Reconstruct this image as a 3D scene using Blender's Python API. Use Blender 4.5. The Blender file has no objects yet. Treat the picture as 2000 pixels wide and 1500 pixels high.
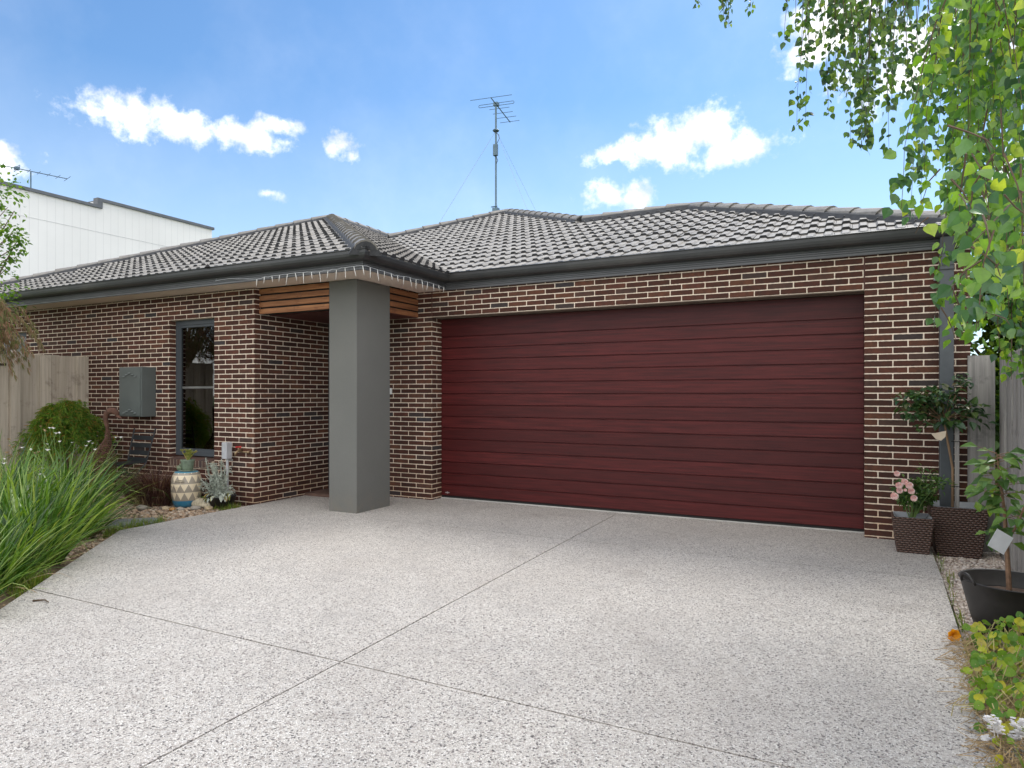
import bpy, bmesh, math, random
from mathutils import Vector, Matrix, noise
V = Vector
rnd = random.Random(7)
U = rnd.uniform
sc = bpy.context.scene
COL = sc.collection

# ------------------------------------------------------------------ camera
CAMP = V((4.752, -7.05, 1.33)); RT = V((.8894, .457, 0)); FW = V((-.457, .8894, 0))
FPX = 1313.0
def at(u, v, Z):
    """point of the place seen along a sight line of the photograph, Z metres deep"""
    return CAMP + RT * ((u - 1000) / FPX * Z) + FW * Z + V((0, 0, (770 - v) / FPX * Z))
cd = bpy.data.cameras.new('camera'); cam = bpy.data.objects.new('camera', cd); COL.objects.link(cam)
cam.location = CAMP; cam.rotation_euler = (math.pi / 2, 0, math.asin(.457))
cd.sensor_width = 36; cd.lens = FPX / 2000 * 36; cd.shift_y = 20 / 2000
cd.clip_start = .05; cd.clip_end = 3000
sc.camera = cam

# ------------------------------------------------------------------ node helper
class NT:
    def __init__(s, tree): s.t = tree; s.n = tree.nodes; s.l = tree.links
    def new(s, typ, **kw):
        nd = s.n.new(typ)
        for k, v in kw.items():
            if k.startswith('_'):
                nd.inputs[int(k[1:])].default_value = v
            else: setattr(nd, k, v)
        return nd
    def put(s, nd, i, val):
        if hasattr(val, 'is_output') or isinstance(val, bpy.types.NodeSocket): s.l.new(val, nd.inputs[i])
        elif val is not None: nd.inputs[i].default_value = val
    def math(s, op, a, b=None, c=None, clamp=False):
        nd = s.n.new('ShaderNodeMath'); nd.operation = op; nd.use_clamp = clamp
        s.put(nd, 0, a); s.put(nd, 1, b); s.put(nd, 2, c); return nd.outputs[0]
    def vmath(s, op, a, b=None, out=0):
        nd = s.n.new('ShaderNodeVectorMath'); nd.operation = op
        s.put(nd, 0, a); s.put(nd, 1, b); return nd.outputs[out]
    def mix(s, f, a, b, typ='RGBA', blend='MIX'):
        nd = s.n.new('ShaderNodeMix'); nd.data_type = typ; nd.blend_type = blend
        idx = {'RGBA': (6, 7, 2), 'FLOAT': (2, 3, 0)}[typ]
        s.put(nd, 0, f); s.put(nd, idx[0], a); s.put(nd, idx[1], b); return nd.outputs[idx[2]]
    def noise(s, vec, scale, detail=3, rough=.5, out=0):
        nd = s.n.new('ShaderNodeTexNoise'); s.put(nd, 0, vec)
        nd.inputs['Scale'].default_value = scale; nd.inputs['Detail'].default_value = detail; nd.inputs['Roughness'].default_value = rough
        return nd.outputs[out]
    def ramp(s, f, stops, interp='LINEAR'):
        nd = s.n.new('ShaderNodeValToRGB'); cr = nd.color_ramp; cr.interpolation = interp
        while len(cr.elements) < len(stops): cr.elements.new(.5)
        for e, (p, c) in zip(cr.elements, stops): e.position = p; e.color = c4(c)
        s.put(nd, 0, f); return nd.outputs[0]
    def mr(s, v, a, b, c=0., d=1., smooth=False):
        nd = s.n.new('ShaderNodeMapRange'); nd.clamp = True
        if smooth: nd.interpolation_type = 'SMOOTHSTEP'
        s.put(nd, 0, v); s.put(nd, 1, a); s.put(nd, 2, b); s.put(nd, 3, c); s.put(nd, 4, d); return nd.outputs[0]
    def sep(s, vec):
        nd = s.n.new('ShaderNodeSeparateXYZ'); s.put(nd, 0, vec); return nd.outputs
    def comb(s, x, y, z):
        nd = s.n.new('ShaderNodeCombineXYZ'); s.put(nd, 0, x); s.put(nd, 1, y); s.put(nd, 2, z); return nd.outputs[0]
    def bump(s, h, strength=.3, dist=.01):
        nd = s.n.new('ShaderNodeBump'); s.put(nd, 'Height', h); nd.inputs['Strength'].default_value = strength; nd.inputs['Distance'].default_value = dist
        return nd.outputs[0]
def c4(c):
    return tuple(c) + (1,) if len(c) == 3 else tuple(c)
def srgb(r, g, b):
    f = lambda x: (x / 255 / 12.92) if x / 255 <= .04045 else ((x / 255 + .055) / 1.055) ** 2.4
    return (f(r), f(g), f(b))
def mat(name):
    m = bpy.data.materials.new(name); m.use_nodes = True; t = NT(m.node_tree)
    b = m.node_tree.nodes['Principled BSDF']; return m, t, b
def simple(name, col, rough=.6, metal=0, var=.15, scale=8, bump=0, bscale=60, spec=.5, dirt=None):
    m, t, b = mat(name)
    g = t.new('ShaderNodeNewGeometry'); n = t.noise(g.outputs['Position'], scale, 4)
    c = t.mix(t.mr(n, .3, .7), tuple(x * (1 - var) for x in col) + (1,), tuple(min(1, x * (1 + var)) for x in col) + (1,))
    if dirt: c = t.mix(t.mr(t.noise(g.outputs['Position'], scale * .35, 5, .65), .52, .7, 0, .6), c, c4(dirt))
    t.put(b, 'Base Color', c); b.inputs['Roughness'].default_value = rough; b.inputs['Metallic'].default_value = metal
    b.inputs['Specular IOR Level'].default_value = spec
    if bump: t.put(b, 'Normal', t.bump(t.noise(g.outputs['Position'], bscale, 3), bump, .005))
    return m

# ------------------------------------------------------------------ world and light
SUN_EL = math.radians(57); SUN_AZ = math.radians(14)      # azimuth from +Y towards +X
w = bpy.data.worlds.new('World'); sc.world = w; w.use_nodes = True
t = NT(w.node_tree); bg = w.node_tree.nodes['Background']
sky = t.new('ShaderNodeTexSky'); sky.sky_type = 'NISHITA'; sky.sun_disc = False
sky.sun_elevation = SUN_EL; sky.sun_rotation = SUN_AZ; sky.air_density = 1.0; sky.dust_density = .6; sky.ozone_density = 1.2
tc = t.new('ShaderNodeTexCoord'); D = tc.outputs['Generated']
n1 = t.noise(D, 26, 9, .62); n2 = t.noise(D, 8.0, 5, .55)
def cloudblob(u, v, ru, rv, soft=1.0):
    d = (at(u, v, 1) - CAMP).normalized(); r = d.cross(V((0, 0, 1))).normalized(); up = r.cross(d)
    k = 1 / FPX
    dx = t.math('DIVIDE', t.vmath('DOT_PRODUCT', t.vmath('SUBTRACT', D, tuple(d)), tuple(r), 1), ru * k * (FW.dot(d)) )
    dy = t.math('DIVIDE', t.vmath('DOT_PRODUCT', t.vmath('SUBTRACT', D, tuple(d)), tuple(up), 1), rv * k * (FW.dot(d)))
    fr = t.math('GREATER_THAN', t.vmath('DOT_PRODUCT', D, tuple(d), 1), 0)
    q = t.math('SQRT', t.math('ADD', t.math('MULTIPLY', dx, dx), t.math('MULTIPLY', dy, dy)))
    return t.math('MULTIPLY', t.math('MULTIPLY', t.math('SUBTRACT', 1.15, q), fr), soft)
blobs = [(255, 232, 95, 42), (350, 252, 110, 34), (450, 262, 110, 30), (545, 245, 48, 22), (200, 222, 60, 16, .8), (672, 280, 34, 26, .9), (685, 305, 22, 18, .9), (525, 377, 24, 12, .8),
         (1300, 285, 105, 42), (1385, 262, 70, 45), (1430, 295, 90, 38), (1200, 300, 55, 22, .85), (1185, 380, 40, 30, .9), (1250, 385, 36, 32, .9),
         (5, 325, 55, 40), (0, 300, 40, 25), (1585, 95, 55, 50, 1.1), (1640, 40, 110, 75, 1.25), (1760, 90, 150, 110, 1.3), (1880, 60, 180, 110, 1.3), (1550, 30, 40, 26, .8), (1960, 330, 60, 90, .9)]
dens = None
for bl in blobs:
    q = cloudblob(*bl)
    dens = q if dens is None else t.math('MAXIMUM', dens, q)
det = t.math('ADD', t.math('MULTIPLY', t.math('SUBTRACT', n1, .5), 3.4), t.math('MULTIPLY', t.math('SUBTRACT', n2, .5), 2.0))
d1 = t.math('ADD', t.math('MAXIMUM', dens, -1.0), det)
mask1 = t.mr(d1, .0, 1.15, 0, 1, True)
# unseen clouds added behind and above the view to raise the ambient light
back = t.mr(t.vmath('DOT_PRODUCT', D, tuple((FW + V((0, 0, .55))).normalized()), 1), .30, .62, 1, 0)
mask2 = t.math('MULTIPLY', t.mr(t.noise(D, 2.6, 8, .6), .40, .55, 0, 1, True), back)
wisp = t.math('MULTIPLY', t.mr(t.noise(D, 3.2, 6, .6), .45, .8, 0, 1), .10)
mask = t.math('MAXIMUM', t.math('MAXIMUM', mask1, mask2), wisp)
low = t.mix(t.mr(t.noise(D, 17, 6, .6), .34, .62), c4((3.6, 3.75, 4.0)), c4((7.0, 6.9, 6.7)))
zz = t.sep(D)[2]
skyc = t.mix(1., sky.outputs[0], c4((.42, .575, .68)), blend='MULTIPLY')
skyc = t.mix(t.mr(zz, .02, .40, .42, 0), skyc, c4((4.5, 4.85, 5.3)))
cl = t.mix(t.mr(t.noise(D, 20, 5, .6), .35, .65), c4((7.4, 7.3, 7.3)), c4((11.8, 11.3, 10.6)))  # brighter tone for the added clouds, as fill light
fin = t.mix(mask, skyc, t.mix(t.math('GREATER_THAN', mask2, mask1), low, cl))
w.node_tree.links.new(fin, bg.inputs[0]); bg.inputs[1].default_value = .15
sl = bpy.data.lights.new('sun', 'SUN'); sl.energy = 1.5; sl.angle = math.radians(22); sl.color = (1, .95, .88)
so = bpy.data.objects.new('sun', sl); COL.objects.link(so)
sd = V((math.sin(SUN_AZ) * math.cos(SUN_EL), math.cos(SUN_AZ) * math.cos(SUN_EL), math.sin(SUN_EL)))
so.rotation_euler = sd.to_track_quat('Z', 'Y').to_euler(); so.location = (0, 0, 30)
sc.view_settings.view_transform = 'Standard'; sc.view_settings.look = 'None'; sc.view_settings.gamma = 1; sc.view_settings.exposure = .86
sc.cycles.max_bounces = 6; sc.cycles.transparent_max_bounces = 8
try: sc.cycles.use_denoising = True
except Exception: pass

# ------------------------------------------------------------------ mesh helper
class MB:
    def __init__(s): s.v = []; s.f = []; s.mi = []
    def add(s, vs, fs, m=0):
        o = len(s.v); s.v += [tuple(x) for x in vs]; s.f += [tuple(i + o for i in f) for f in fs]; s.mi += [m] * len(fs)
    def box(s, a, b, m=0, top=1.0):
        x0, y0, z0 = a; x1, y1, z1 = b
        vs = [(x0, y0, z0), (x1, y0, z0), (x1, y1, z0), (x0, y1, z0), (x0, y0, z1), (x1, y0, z1), (x1, y1, z1), (x0, y1, z1)]
        s.add(vs, [(0, 3, 2, 1), (4, 5, 6, 7), (0, 1, 5, 4), (1, 2, 6, 5), (2, 3, 7, 6), (3, 0, 4, 7)], m)
    def obox(s, c, X, Y, Z, m=0):
        c = V(c); vs = [c + X * a + Y * b + Z * d for d in (-1, 1) for (a, b) in ((-1, -1), (1, -1), (1, 1), (-1, 1))]
        s.add(vs, [(0, 3, 2, 1), (4, 5, 6, 7), (0, 1, 5, 4), (1, 2, 6, 5), (2, 3, 7, 6), (3, 0, 4, 7)], m)
    def tube(s, pts, rad, n=6, m=0, cap=True):
        pts = [V(p) for p in pts]; N = len(pts)
        if not isinstance(rad, (list, tuple)): rad = [rad] * N
        up = V((0, 0, 1)); vs = []
        d0 = (pts[1] - pts[0]).normalized(); a = d0.cross(up if abs(d0.z) < .95 else V((1, 0, 0))).normalized()
        for i, p in enumerate(pts):
            d = ((pts[min(i + 1, N - 1)] - pts[max(i - 1, 0)])).normalized()
            a = (a - d * a.dot(d)).normalized(); b = d.cross(a)
            for k in range(n):
                th = 2 * math.pi * k / n; vs.append(p + (a * math.cos(th) + b * math.sin(th)) * rad[i])
        fs = [(i * n + k, i * n + (k + 1) % n, (i + 1) * n + (k + 1) % n, (i + 1) * n + k) for i in range(N - 1) for k in range(n)]
        if cap: fs += [tuple(range(n - 1, -1, -1)), tuple((N - 1) * n + k for k in range(n))]
        s.add(vs, fs, m)
    def lathe(s, c, prof, n=32, m=0, sq=None):
        c = V(c); vs = [(c.x + r * math.cos(2 * math.pi * k / n), c.y + r * math.sin(2 * math.pi * k / n), c.z + z) for r, z in prof for k in range(n)]
        P = len(prof)
        fs = [(i * n + k, i * n + (k + 1) % n, (i + 1) * n + (k + 1) % n, (i + 1) * n + k) for i in range(P - 1) for k in range(n)]
        if prof[0][0] > 0: fs.append(tuple(range(n - 1, -1, -1)))
        if prof[-1][0] > 0: fs.append(tuple((P - 1) * n + k for k in range(n)))
        s.add(vs, fs, m)
    def leaf(s, p, d, nrm, L, W, fold=.15, curl=.1, m=0, wide=.35, l2=(.68, .34)):
        d = d.normalized(); sdv = d.cross(nrm)
        if sdv.length < 1e-4: sdv = d.cross(V((.3, .5, .8)))
        sdv.normalize(); n = sdv.cross(d)
        P = lambda a, b, h: p + d * (a * L) + sdv * (b * W) + n * (h * L)
        vs = [P(0, 0, 0), P(wide, .5, fold), P(l2[0], l2[1], fold * .8 - curl * .5), P(1, 0, -curl), P(wide, 0, 0), P(l2[0], 0, -curl * .45), P(wide, -.5, fold), P(l2[0], -l2[1], fold * .8 - curl * .5)]
        s.add(vs, [(0, 4, 1), (4, 5, 2, 1), (5, 3, 2), (0, 6, 4), (4, 6, 7, 5), (5, 7, 3)], m)
    def blade(s, p, az, L, lean, W, droop=.6, n=6, m=0, fold=0, twist=0):
        kink = n == 7 and rnd.random() < .18
        p = V(p); h = V((math.cos(az), math.sin(az), 0)); side = V((-math.sin(az + twist), math.cos(az + twist), 0))
        vs = []; a = lean; q = p.copy(); st = L / n
        for i in range(n + 1):
            f = i / n; ww = W * (1 - f ** 2.2) * (.65 + .35 * min(1, f * 4)) * .5 + .0004
            vs += [q + side * ww, q - side * ww]
            a2 = a + droop * f * f * (1.9 if (f > .6 and kink) else 1)
            q = q + (h * math.sin(a2) + V((0, 0, math.cos(a2)))) * st
        s.add(vs, [(2 * i, 2 * i + 1, 2 * i + 3, 2 * i + 2) for i in range(n)], m)
        return q
    def blob(s, c, r, sub=2, seed=0, amp=.2, fr=1.5, m=0):
        bm = bmesh.new(); bmesh.ops.create_icosphere(bm, subdivisions=sub, radius=1)
        o = len(s.v); c = V(c); r = V(r) if not isinstance(r, (int, float)) else V((r, r, r))
        for v in bm.verts:
            k = 1 + amp * noise.noise(v.co * fr + V((seed * 3.1, seed * 1.7, seed)))
            s.v.append(tuple(c + V((v.co.x * r.x, v.co.y * r.y, v.co.z * r.z)) * k))
        for f in bm.faces: s.f.append(tuple(v.index + o for v in f.verts)); s.mi.append(m)
        bm.free()
    def build(s, name, mats, parent=None, smooth=False, bevel=0):
        me = bpy.data.meshes.new(name)
        off = parent_loc(parent) if parent else V((0, 0, 0))
        me.from_pydata([tuple(V(x) - off) for x in s.v], [], s.f)
        if not isinstance(mats, (list, tuple)): mats = [mats]
        for m in mats: me.materials.append(m)
        me.polygons.foreach_set('material_index', s.mi)
        if smooth: me.polygons.foreach_set('use_smooth', [True] * len(me.polygons))
        me.update()
        o = bpy.data.objects.new(name, me); COL.objects.link(o)
        if parent: o.parent = parent
        if bevel:
            md = o.modifiers.new('bevel', 'BEVEL'); md.width = bevel; md.segments = 2; md.limit_method = 'ANGLE'; md.angle_limit = math.radians(40)
        return o
def parent_loc(o):
    l = V((0, 0, 0))
    while o: l = l + o.location; o = o.parent
    return l
def tag(o, label=None, cat=None, group=None, kind=None):
    if label: o['label'] = label
    if cat: o['category'] = cat
    if group: o['group'] = group
    if kind: o['kind'] = kind
    return o
def thing(name, loc, label, cat, group=None):
    o = bpy.data.objects.new(name, None); COL.objects.link(o); o.location = loc; o.empty_display_size = .1
    return tag(o, label, cat, group)
def origin(o, p):
    """move a one-mesh thing's origin to its base"""
    p = V(p); o.data.transform(Matrix.Translation(-p)); o.location = p; return o

# ------------------------------------------------------------------ materials
def brick_mat(name, kx=0.0, dark=1.0):
    m, t, b = mat(name)
    g = t.new('ShaderNodeNewGeometry'); P = t.sep(g.outputs['Position']); N = t.sep(g.outputs['Normal'])
    nx = t.math('GREATER_THAN', t.math('ABSOLUTE', N[0]), .6)
    u = t.mix(nx, t.math('ADD', P[0], kx), t.math('ADD', P[1], .01 + kx), 'FLOAT'); v = t.math('SUBTRACT', P[2], .02)
    # sloppy joints: shake the lines a little
    wob = t.math('MULTIPLY', t.math('SUBTRACT', t.noise(g.outputs['Position'], 55, 3, .6), .5), .007)
    wob2 = t.math('MULTIPLY', t.math('SUBTRACT', t.noise(g.outputs['Position'], 38, 3, .6), .5), .007)
    row0 = t.math('DIVIDE', v, .06); row = t.math('FLOOR', row0)
    odd = t.math('MULTIPLY', t.math('FLOORED_MODULO', row, 2), .5)
    col0 = t.math('ADD', t.math('DIVIDE', u, .24), odd); col = t.math('FLOOR', col0)
    jw = t.new('ShaderNodeTexWhiteNoise', noise_dimensions='2D'); t.put(jw, 0, t.comb(col, row, 0))
    J = t.sep(jw.outputs['Color'])
    fv = t.math('FRACT', row0); fu = t.math('FRACT', col0)
    dv = t.math('MULTIPLY', t.math('MINIMUM', fv, t.math('SUBTRACT', 1, fv)), .06)
    du = t.math('MULTIPLY', t.math('MINIMUM', fu, t.math('SUBTRACT', 1, fu)), .24)
    # rounded rectangle distance
    a = t.math('MAXIMUM', t.math('SUBTRACT', .012, t.math('ADD', du, wob)), 0); c = t.math('MAXIMUM', t.math('SUBTRACT', .012, t.math('ADD', dv, wob2)), 0)
    r = t.math('SQRT', t.math('ADD', t.math('MULTIPLY', a, a), t.math('MULTIPLY', c, c)))
    jit = t.math('MULTIPLY', t.math('SUBTRACT', J[2], .5), .0016)
    face = t.mr(t.math('ADD', r, jit), .0065, .0079, 1, 0)
    base = t.ramp(J[0], [(0, (.050, .021, .016)), (.25, (.088, .035, .025)), (.5, (.068, .027, .020)), (.72, (.118, .044, .031)), (.86, (.145, .060, .036)), (.965, (.060, .045, .042)), (1, (.040, .045, .055))])
    st = t.noise(g.outputs['Position'], 16, 5, .65)
    base = t.mix(t.mr(st, .35, .72, .0, .75), base, c4((.036 , .026, .024)))
    base = t.mix(t.mr(t.noise(g.outputs['Position'], 260, 2, .7), .5, .75, 0, .5), base, c4((.16, .085, .055)))
    mort = t.mix(t.noise(g.outputs['Position'], 130, 4, .6), c4((.62, .51, .40)), c4((.90, .79, .67)))
    mort = t.mix(t.mr(t.noise(g.outputs['Position'], 2.2, 4), .55, .8, 0, .35), mort, c4((.42, .32, .22)))
    # rising damp stain near the ground
    damp = t.math('MULTIPLY', t.mr(P[2], .12, .55, 1, 0), t.mr(t.noise(g.outputs['Position'], 3, 4), .3, .6))
    mort = t.mix(t.math('MULTIPLY', damp, .55), mort, c4((.52, .31, .13)))
    t.put(b, 'Base Color', t.mix(face, mort, base)); b.inputs['Roughness'].default_value = .85; b.inputs['Specular IOR Level'].default_value = .15
    h = t.math('ADD', t.math('MULTIPLY', face, .6), t.math('MULTIPLY', t.noise(g.outputs['Position'], 220, 3, .7), .35))
    t.put(b, 'Normal', t.bump(h, .55, .006))
    return m
M_BRICK = brick_mat('brick'); M_BRICKW = brick_mat('brick_wing', .07)
M_GUTTER = simple('gutter_steel', (.036, .037, .039), .38, 0, .12, 3, dirt=(.08, .075, .07))
M_FASCIA = simple('fascia_steel', (.105, .108, .116), .40, 0, .12, 3)
M_SOFFIT = simple('soffit_board', (.74, .62, .53), .8, 0, .06, 2)
M_DARK = simple('dark_gap', (.012, .011, .011), .9)
M_LINTEL = simple('lintel_steel', (.17, .135, .105), .7, 0, .2, 12)
M_JOINT = simple('sealant_joint', (.075, .03, .025), .8)
def wood_mat(name, c1, c2, axis, rough=.6, stretch=18, dark=None, coat=0, seams=None):
    m, t, b = mat(name); g = t.new('ShaderNodeNewGeometry'); P = t.sep(g.outputs['Position'])
    k = [stretch * 3.0] * 3; k[axis] = stretch * .12
    vec = t.comb(t.math('MULTIPLY', P[0], k[0]), t.math('MULTIPLY', P[1], k[1]), t.math('MULTIPLY', P[2], k[2]))
    isl = t.math('MULTIPLY', g.outputs['Random Per Island'], 37.)
    vec = t.vmath('ADD', vec, t.comb(isl, isl, isl))
    n = t.noise(vec, 1.0, 6, .65)
    c = t.mix(t.mr(n, .32, .70), c4(c1), c4(c2))
    c = t.mix(t.math('MULTIPLY', t.math('SUBTRACT', g.outputs['Random Per Island'], .5), .8, clamp=True), c, c4(tuple(x * .75 for x in c1)))
    if dark: c = t.mix(t.mr(t.noise(g.outputs['Position'], 5, 5, .7), .56, .72, 0, .7), c, c4(dark))
    t.put(b, 'Base Color', c); b.inputs['Roughness'].default_value = rough; b.inputs['Coat Weight'].default_value = coat; b.inputs['Specular IOR Level'].default_value = .28
    t.put(b, 'Normal', t.bump(n, .25, .003))
    return m
M_DOOR = wood_mat('garage_woodgrain', (.042, .0062, .0066), (.112, .0165, .0165), 0, .42, 16)
M_CEDAR = wood_mat('cedar_board', (.17, .065, .03), (.50, .235, .105), 0, .6, 14, (.12, .045, .025))
M_CEDARY = wood_mat('cedar_board_side', (.15, .055, .028), (.42, .19, .085), 1, .6, 14, (.12, .045, .025))
M_CEIL = wood_mat('porch_lining', (.07, .020, .018), (.13, .035, .03), 1, .5, 10)
M_FENCE = wood_mat('fence_paling', (.40, .345, .28), (.62, .55, .465), 2, .85, 10, (.20, .16, .13))
M_FENCEG = wood_mat('fence_paling_grey', (.20, .19, .185), (.42, .40, .375), 2, .85, 12, (.09, .085, .085))
def render_mat():
    m, t, b = mat('pillar_render'); g = t.new('ShaderNodeNewGeometry')
    n = t.noise(g.outputs['Position'], 420, 3, .7); n2 = t.noise(g.outputs['Position'], 2.2, 4)
    c = t.mix(t.mr(n, .3, .7), c4((.125, .128, .120)), c4((.185, .188, .178)))
    c = t.mix(t.mr(n2, .4, .75, 0, .35), c, c4((.20, .20, .185)))
    Pz = t.sep(g.outputs['Position'])[2]; stn = t.math('MULTIPLY', t.mr(Pz, .02, .28, 1, 0), t.mr(t.noise(g.outputs['Position'], 9, 5, .7), .35, .65)); c = t.mix(t.math('MULTIPLY', stn, .5), c, c4((.21, .185, .15)))
    t.put(b, 'Base Color', c); b.inputs['Roughness'].default_value = .8; t.put(b, 'Normal', t.bump(n, .8, .006)); return m
M_RENDER = render_mat()
def tile_mat(name, k=1.0, lich=.35):
    m, t, b = mat(name); g = t.new('ShaderNodeNewGeometry')
    r = g.outputs['Random Per Island']
    n = t.noise(g.outputs['Position'], 9, 6, .65); n3 = t.noise(g.outputs['Position'], 160, 3, .6)
    c = t.mix(t.mr(n, .3, .72), c4((.175 * k, .165 * k, .155 * k)), c4((.31 * k, .295 * k, .27 * k)))
    c = t.mix(t.math('MULTIPLY', r, .35), c, c4((.14 * k, .135 * k, .13 * k)))
    c = t.mix(t.mr(n3, .4, .7, 0, .35), c, c4((.12 * k, .115 * k, .11 * k)))
    N = t.sep(g.outputs['Normal'])
    c = t.mix(t.math('MULTIPLY', t.mr(t.noise(g.outputs['Position'], 3.1, 6, .72), .60, .74), lich), c, c4((.20, .15, .05)))
    t.put(b, 'Base Color', c); b.inputs['Roughness'].default_value = .6; b.inputs['Specular IOR Level'].default_value = .4
    t.put(b, 'Normal', t.bump(n3, .25, .003)); return m
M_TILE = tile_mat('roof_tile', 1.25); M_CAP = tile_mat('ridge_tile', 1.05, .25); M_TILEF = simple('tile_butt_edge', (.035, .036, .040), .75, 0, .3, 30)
M_BED = simple('ridge_pointing', (.045, .047, .052), .8, 0, .25, 14, .3, 90)
def driveway_mat():
    m, t, b = mat('exposed_aggregate'); g = t.new('ShaderNodeNewGeometry'); P = g.outputs['Position']
    wv = t.vmath('ADD', P, t.vmath('MULTIPLY', t.vmath('SUBTRACT', t.noise(P, 60, 2, .5, 1), (.5, .5, .5)), (.008, .008, 0)))
    vo = t.new('ShaderNodeTexVoronoi'); t.put(vo, 0, wv); vo.inputs['Scale'].default_value = 140
    ve = t.new('ShaderNodeTexVoronoi', feature='DISTANCE_TO_EDGE'); t.put(ve, 0, wv); ve.inputs['Scale'].default_value = 140
    R = t.sep(vo.outputs['Color'])
    st = t.ramp(R[0], [(0, (.69, .65, .60)), (.2, (.79, .76, .715)), (.42, (.59, .55, .505)), (.60, (.67, .63, .58)), (.74, (.44, .405, .375)), (.84, (.17, .155, .15)), (.89, (.40, .35, .32)), (.955, (.09, .085, .085)), (1, (.34, .25, .20))], 'CONSTANT')
    gap = t.mr(ve.outputs[0], .02, .14, 1, 0)
    c = t.mix(t.math('MULTIPLY', gap, .45), st, c4((.31, .285, .265)))
    v2 = t.new('ShaderNodeTexVoronoi'); t.put(v2, 0, wv); v2.inputs['Scale'].default_value = 78
    R2 = t.sep(v2.outputs['Color']); spot = t.math('MULTIPLY', t.math('GREATER_THAN', R2[0], .885), t.mr(v2.outputs['Distance'], .22, .34, 1, 0))
    c = t.mix(t.math('MULTIPLY', spot, .85), c, c4((.085, .08, .08)))
    big = t.noise(P, .9, 6, .62); c = t.mix(t.mr(big, .42, .68, 0, .28), c, c4((.38, .34, .305)))
    sta = t.math('MULTIPLY', t.mr(t.noise(P, 1.7, 5, .7), .60, .66), t.mr(t.noise(P, .5, 3), .45, .6, .25, 1)); c = t.mix(t.math('MULTIPLY', sta, .26), c, c4((.24, .20, .17)))
    big2 = t.noise(P, 3.2, 5, .65); c = t.mix(t.mr(big2, .50, .72, 0, .25), c, c4((.30, .285, .28)))
    t.put(b, 'Base Color', c); b.inputs['Roughness'].default_value = .75
    t.put(b, 'Normal', t.bump(t.math('MULTIPLY', t.mr(ve.outputs[0], 0, .25), 1.), .7, .006)); return m
M_DRIVE = driveway_mat()
def ground_mat(name, c1, c2, c3, sc_=60):
    m, t, b = mat(name); g = t.new('ShaderNodeNewGeometry'); P = g.outputs['Position']
    vo = t.new('ShaderNodeTexVoronoi'); t.put(vo, 0, P); vo.inputs['Scale'].default_value = sc_
    c = t.mix(t.sep(vo.outputs['Color'])[0], c4(c1), c4(c2)); c = t.mix(t.mr(t.noise(P, 2, 5, .6), .4, .65), c, c4(c3))
    t.put(b, 'Base Color', c); b.inputs['Roughness'].default_value = .95; t.put(b, 'Normal', t.bump(vo.outputs[0], .6, .01)); return m
M_SOIL = ground_mat('garden_soil', (.10, .07, .045), (.22, .16, .10), (.12, .085, .05))
M_SOILR = ground_mat('gravel_bed', (.34, .27, .22), (.55, .46, .38), (.25, .18, .13), 70)
M_LAWN = ground_mat('lawn', (.05, .09, .02), (.10, .14, .04), (.07, .10, .03), 8)
def island_mat(name, stops, rough=.7, bump=0, spec=.5):
    m, t, b = mat(name); g = t.new('ShaderNodeNewGeometry')
    c = t.ramp(g.outputs['Random Per Island'], stops)
    n = t.noise(g.outputs['Position'], 60, 4, .6); c = t.mix(t.mr(n, .3, .7, .0, .3), c, c4((.1, .08, .06)))
    t.put(b, 'Base Color', c); b.inputs['Roughness'].default_value = rough; b.inputs['Specular IOR Level'].default_value = spec; return m
M_PEBL = island_mat('pebble_tan', [(0, (.42, .27, .16)), (.3, (.55, .42, .30)), (.6, (.30, .20, .13)), (.8, (.62, .53, .43)), (1, (.20, .15, .11))])
M_PEBW = island_mat('pebble_pale', [(0, (.66, .58, .50)), (.3, (.52, .42, .35)), (.6, (.74, .68, .62)), (.85, (.45, .36, .30)), (1, (.32, .27, .25))])
def leaf_mat(name, stops, rough=.45, trans=.45, tcol=None, vein=False, spec=.4):
    m, t, b = mat(name); g = t.new('ShaderNodeNewGeometry')
    c = t.ramp(g.outputs['Random Per Island'], stops)
    c = t.mix(t.mr(t.noise(g.outputs['Position'], 30, 4, .6), .35, .7, 0, .35), c, c4(tuple(x * .55 for x in stops[0][1])) if stops[0][1][2] < .3 else c4(stops[0][1]))
    t.put(b, 'Base Color', c); b.inputs['Roughness'].default_value = rough; b.inputs['Specular IOR Level'].default_value = spec
    tr = t.new('ShaderNodeBsdfTranslucent')
    tc_ = t.mix(1., c, c4(tcol or (1.9, 1.7, .5)), blend='MULTIPLY'); t.put(tr, 0, tc_)
    mx = t.new('ShaderNodeMixShader'); mx.inputs[0].default_value = trans
    t.l.new(b.outputs[0], mx.inputs[1]); t.l.new(tr.outputs[0], mx.inputs[2])
    out = [n for n in t.n if n.type == 'OUTPUT_MATERIAL'][0]; t.l.new(mx.outputs[0], out.inputs[0]); return m
M_BIRCH = leaf_mat('birch_leaf', [(0, (.035, .10, .055)), (.18, (.06, .15, .085)), (.30, (.10, .24, .04)), (.6, (.20, .38, .045)), (.74, (.09, .20, .12)), (.88, (.28, .46, .06)), (1, (.46, .56, .08))], .32, .50, spec=.7)
M_BIRCHF = leaf_mat('birch_leaf_far', [(0, (.025, .065, .045)), (.3, (.06, .14, .07)), (.55, (.14, .26, .045)), (.75, (.07, .14, .09)), (1, (.28, .42, .07))], .34, .48, spec=.6)
M_IRIS = leaf_mat('iris_leaf', [(0, (.025, .07, .015)), (.3, (.06, .15, .025)), (.65, (.13, .25, .04)), (.88, (.25, .37, .09)), (.97, (.30, .38, .14)), (1, (.34, .27, .12))], .33, .30)
M_WEED = leaf_mat('weed_leaf', [(0, (.08, .16, .02)), (.6, (.18, .28, .04)), (1, (.30, .28, .08))], .5, .4)
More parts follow.
